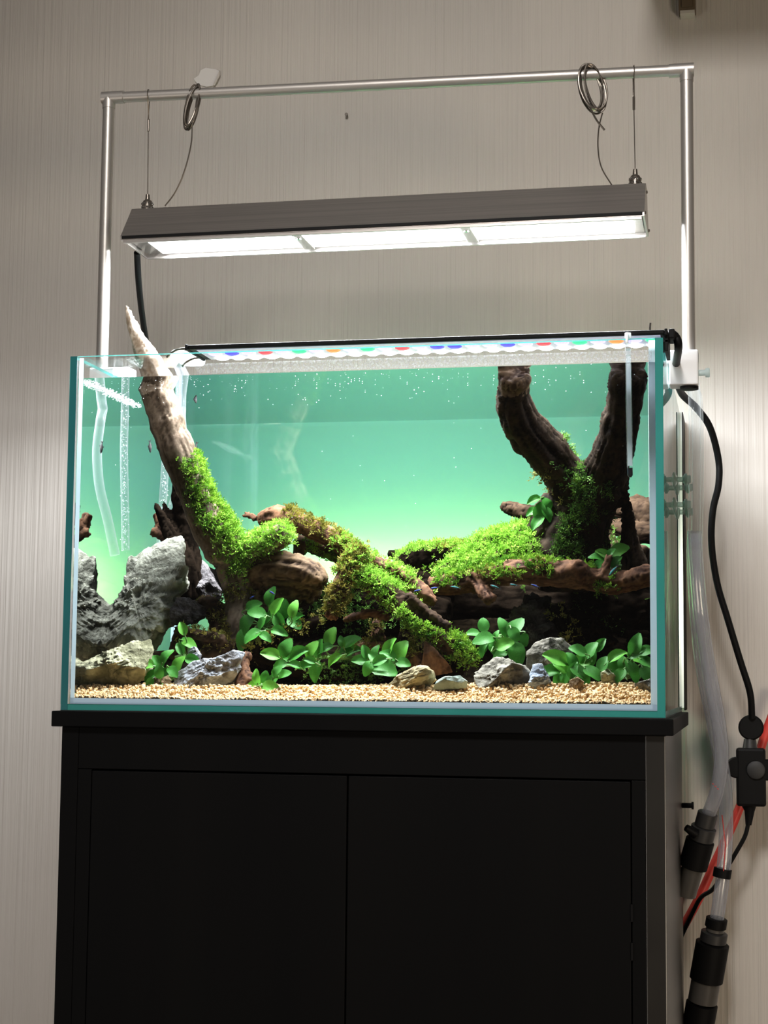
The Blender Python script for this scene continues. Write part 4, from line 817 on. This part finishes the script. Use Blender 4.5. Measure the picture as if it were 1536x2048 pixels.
# ------------------------------------------------------------------ filter pipes, hoses and cords on the right
def lily(label, Y, dx, r):
    o = empty('filter_pipe', (.322+dx, Y, .19)); tag(o, label, 'pipe', 'glass filter pipes on the right pane')
    pts = [(.282, Y, .22), (.282, Y, .345), (.283, Y, .368), (.292, Y, .380), (.306, Y, .380), (.3195+dx, Y, .366), (.3225+dx, Y, .345), (.3225+dx, Y, .27), (.3205+dx, Y, .185)]
    MB().tube(spline(pts, 60), r, 18, cap=False).build('glass_wall', M['pipe_glass'], o)
    for z in (.256, .228):
        MB().lathe((.3003, Y, z), (1, 0, 0), [(0, .0085), (.0012, .008), (.003, .003), (.009, .0028), (.0105, .0065), (.0135, .0065), (.0135, .001)], 16).build('suction_cup', M['sucker'], o)
        MB().tube([(.3135, Y, z-.004), (.3135, Y, z+.004)], .0045, 10).build('pipe_clip', M['sucker'], o)
lily('front clear glass filter pipe hooked over the right pane', .27, .0, .0068)
lily('rear clear glass filter pipe behind the front one on the right pane', .35, .001, .0068)
def hose(label, pts, r, Y0):
    s = [P(x, y, yy) for x, y, yy in pts]; o = empty('clear_hose', s[-1]); tag(o, label, 'hose', 'clear filter hoses')
    MB().tube(spline(s, 90), r, 16, cap=False).build('hose_wall', M['hose'], o)
    MB().tube(spline(s, 90), r*.62, 12, cap=False).build('hose_bore', M['clear_tube'], o); return o, s
h1, s1 = hose('front clear hose running from the glass pipe to the upper black valve', [(1389, 1068, .27), (1392, 1120, .27), (1402, 1230, .28), (1418, 1340, .30), (1436, 1440, .32), (1443, 1510, .34), (1434, 1580, .36), (1416, 1632, .38)], .0080, 0)
h2, s2 = hose('rear clear hose running past a black clip to the lower black valve', [(1389, 1062, .35), (1388, 1120, .35), (1394, 1230, .36), (1406, 1340, .38), (1428, 1450, .40), (1448, 1560, .42), (1452, 1660, .43), (1446, 1750, .43), (1434, 1838, .43)], .0082, 0)
p = P(1440, 1552, .34); 
for k_ in range(3):
    a_ = P(1424+k_*5, 1567+k_*5, .332); MB().tube([a_, a_+np.array([.002, -.0002, -.0008])], .0005, 6).build('red_mark', M['red'], h1)
MB().tube([P(1444, 1630, .402), P(1451, 1690, .407), P(1447, 1742, .407)], .0006, 6).build('red_mark', M['red'], h2)
a_, b_ = P(1446, 1737, .43), P(1443, 1755, .43); MB().tube([a_, b_], .0105, 16).build('hose_clip', M['black'], h2)
def valve(label, p0, p1, prof, lever=None):
    p0, p1 = np.array(p0), np.array(p1); L = np.linalg.norm(p1-p0); ax = (p1-p0)/L; o = empty('hose_valve', p1); tag(o, label, 'valve', 'black hose valves')
    for nm, t0, t1, r, m in prof:
        e = .0008; MB().lathe(p0, ax, [(t0*L, r*.9), (t0*L+e, r), (t1*L-e, r), (t1*L, r*.9)], 18).build(nm, M[m], o)
    if lever:
        a_, b_ = lever; MB().tube([a_, (np.array(a_)+np.array(b_))/2, b_], [.006, .005, .004], 10).build('lever', M['black'], o)
    return o
valve('upper black hose valve beside the cabinet side', P(1416, 1625, .38), P(1370, 1790, .40), [('sleeve', 0, .17, .0115, 'grey_plastic'), ('nut', .17, .33, .0145, 'grey_plastic'), ('valve_body', .33, .66, .0165, 'black'), ('tail_pipe', .66, 1, .0125, 'smoke_plastic')], (P(1392, 1668, .37), P(1372, 1655, .365)))
valve('lower black hose valve near the bottom right of the picture', P(1434, 1836, .43), P(1392, 2075, .45), [('sleeve', 0, .08, .0125, 'black'), ('collar', .08, .115, .0105, 'smoke_plastic'), ('nut', .115, .20, .0155, 'grey_plastic'), ('valve_body', .205, .52, .0195, 'black'), ('coupling', .52, .70, .0170, 'smoke_plastic'), ('lower_body', .71, 1, .0185, 'black')])
tag(cord('black_cable', [P(1338, 664, .045), P(1352, 674, .05), P(1357, 695, .06), P(1352, 740, .16), P(1362, 785, .3), P(1392, 815, .36), P(1420, 855, .38), P(1437, 920, .4), P(1437, 970, .4), P(1426, 1020, .4), P(1423, 1085, .4), P(1434, 1165, .41), P(1456, 1240, .42), P(1480, 1320, .43), P(1500, 1385, .44), P(1504, 1436, .45)], .0041, M['black'], None, 110), 'black cord curving down the wall from the LED strip to the round plug', 'cord')
sw = empty('cord_switch', P(1500, 1560, .46)); tag(sw, 'black round plug and inline dimmer box hanging at the right edge', 'switch')
c = P(1502, 1455, .455); MB().lathe(c+np.array([0, .006, 0]), (0, -1, 0), [(0, .013), (.002, .0148), (.009, .0148), (.0105, .013), (.0106, .001)], 28).build('round_plug', M['black'], sw)
MB().tube([P(1500, 1478, .458), P(1500, 1500, .458)], [.007, .009], 12).build('plug_neck', M['grey_plastic'], sw)
a_, b_ = P(1473, 1612, .45), P(1531, 1497, .45); MB().box((a_[0], .445, a_[2]), (b_[0], .47, b_[2])).build('dimmer_box', M['black'], sw, smooth=False, bevel=.003)
for x, y in ((1473, 1535), (1533, 1540)): MB().lathe(P(x, y, .447)+np.array([0, .006, 0]), (0, -1, 0), [(0, .0125), (.006, .0125), (.0075, .011), (.0076, .001)], 22).build('dial', M['black'], sw)
MB().lathe(P(1512, 1540, .445), (0, -1, 0), [(0, .0105), (.003, .0105), (.004, .009), (.0041, .001)], 22).build('dial', M['black_rubber'], sw)
MB().tube([P(1498, 1610, .457), P(1499, 1622, .457), P(1497, 1650, .457)], [.009, .006, .0035], 12).build('strain_relief', M['black'], sw)
tag(cord('switch_cord', [P(1497, 1645, .457), P(1490, 1672, .458), P(1472, 1705, .46), P(1448, 1745, .465), P(1426, 1778, .47), P(1402, 1795, .47), P(1384, 1828, .475), P(1350, 1900, .48)], .0026, M['black']), 'thin black cord leaving the dimmer box towards the cabinet back', 'cord')
tag(cord('red_hose', [P(1560, 1390, .50), P(1533, 1462, .50), P(1500, 1560, .50), P(1465, 1650, .50), P(1430, 1725, .50), P(1396, 1800, .50), P(1340, 1900, .50)], .0056, M['red']), 'red cable running diagonally along the wall at the lower right', 'cord')
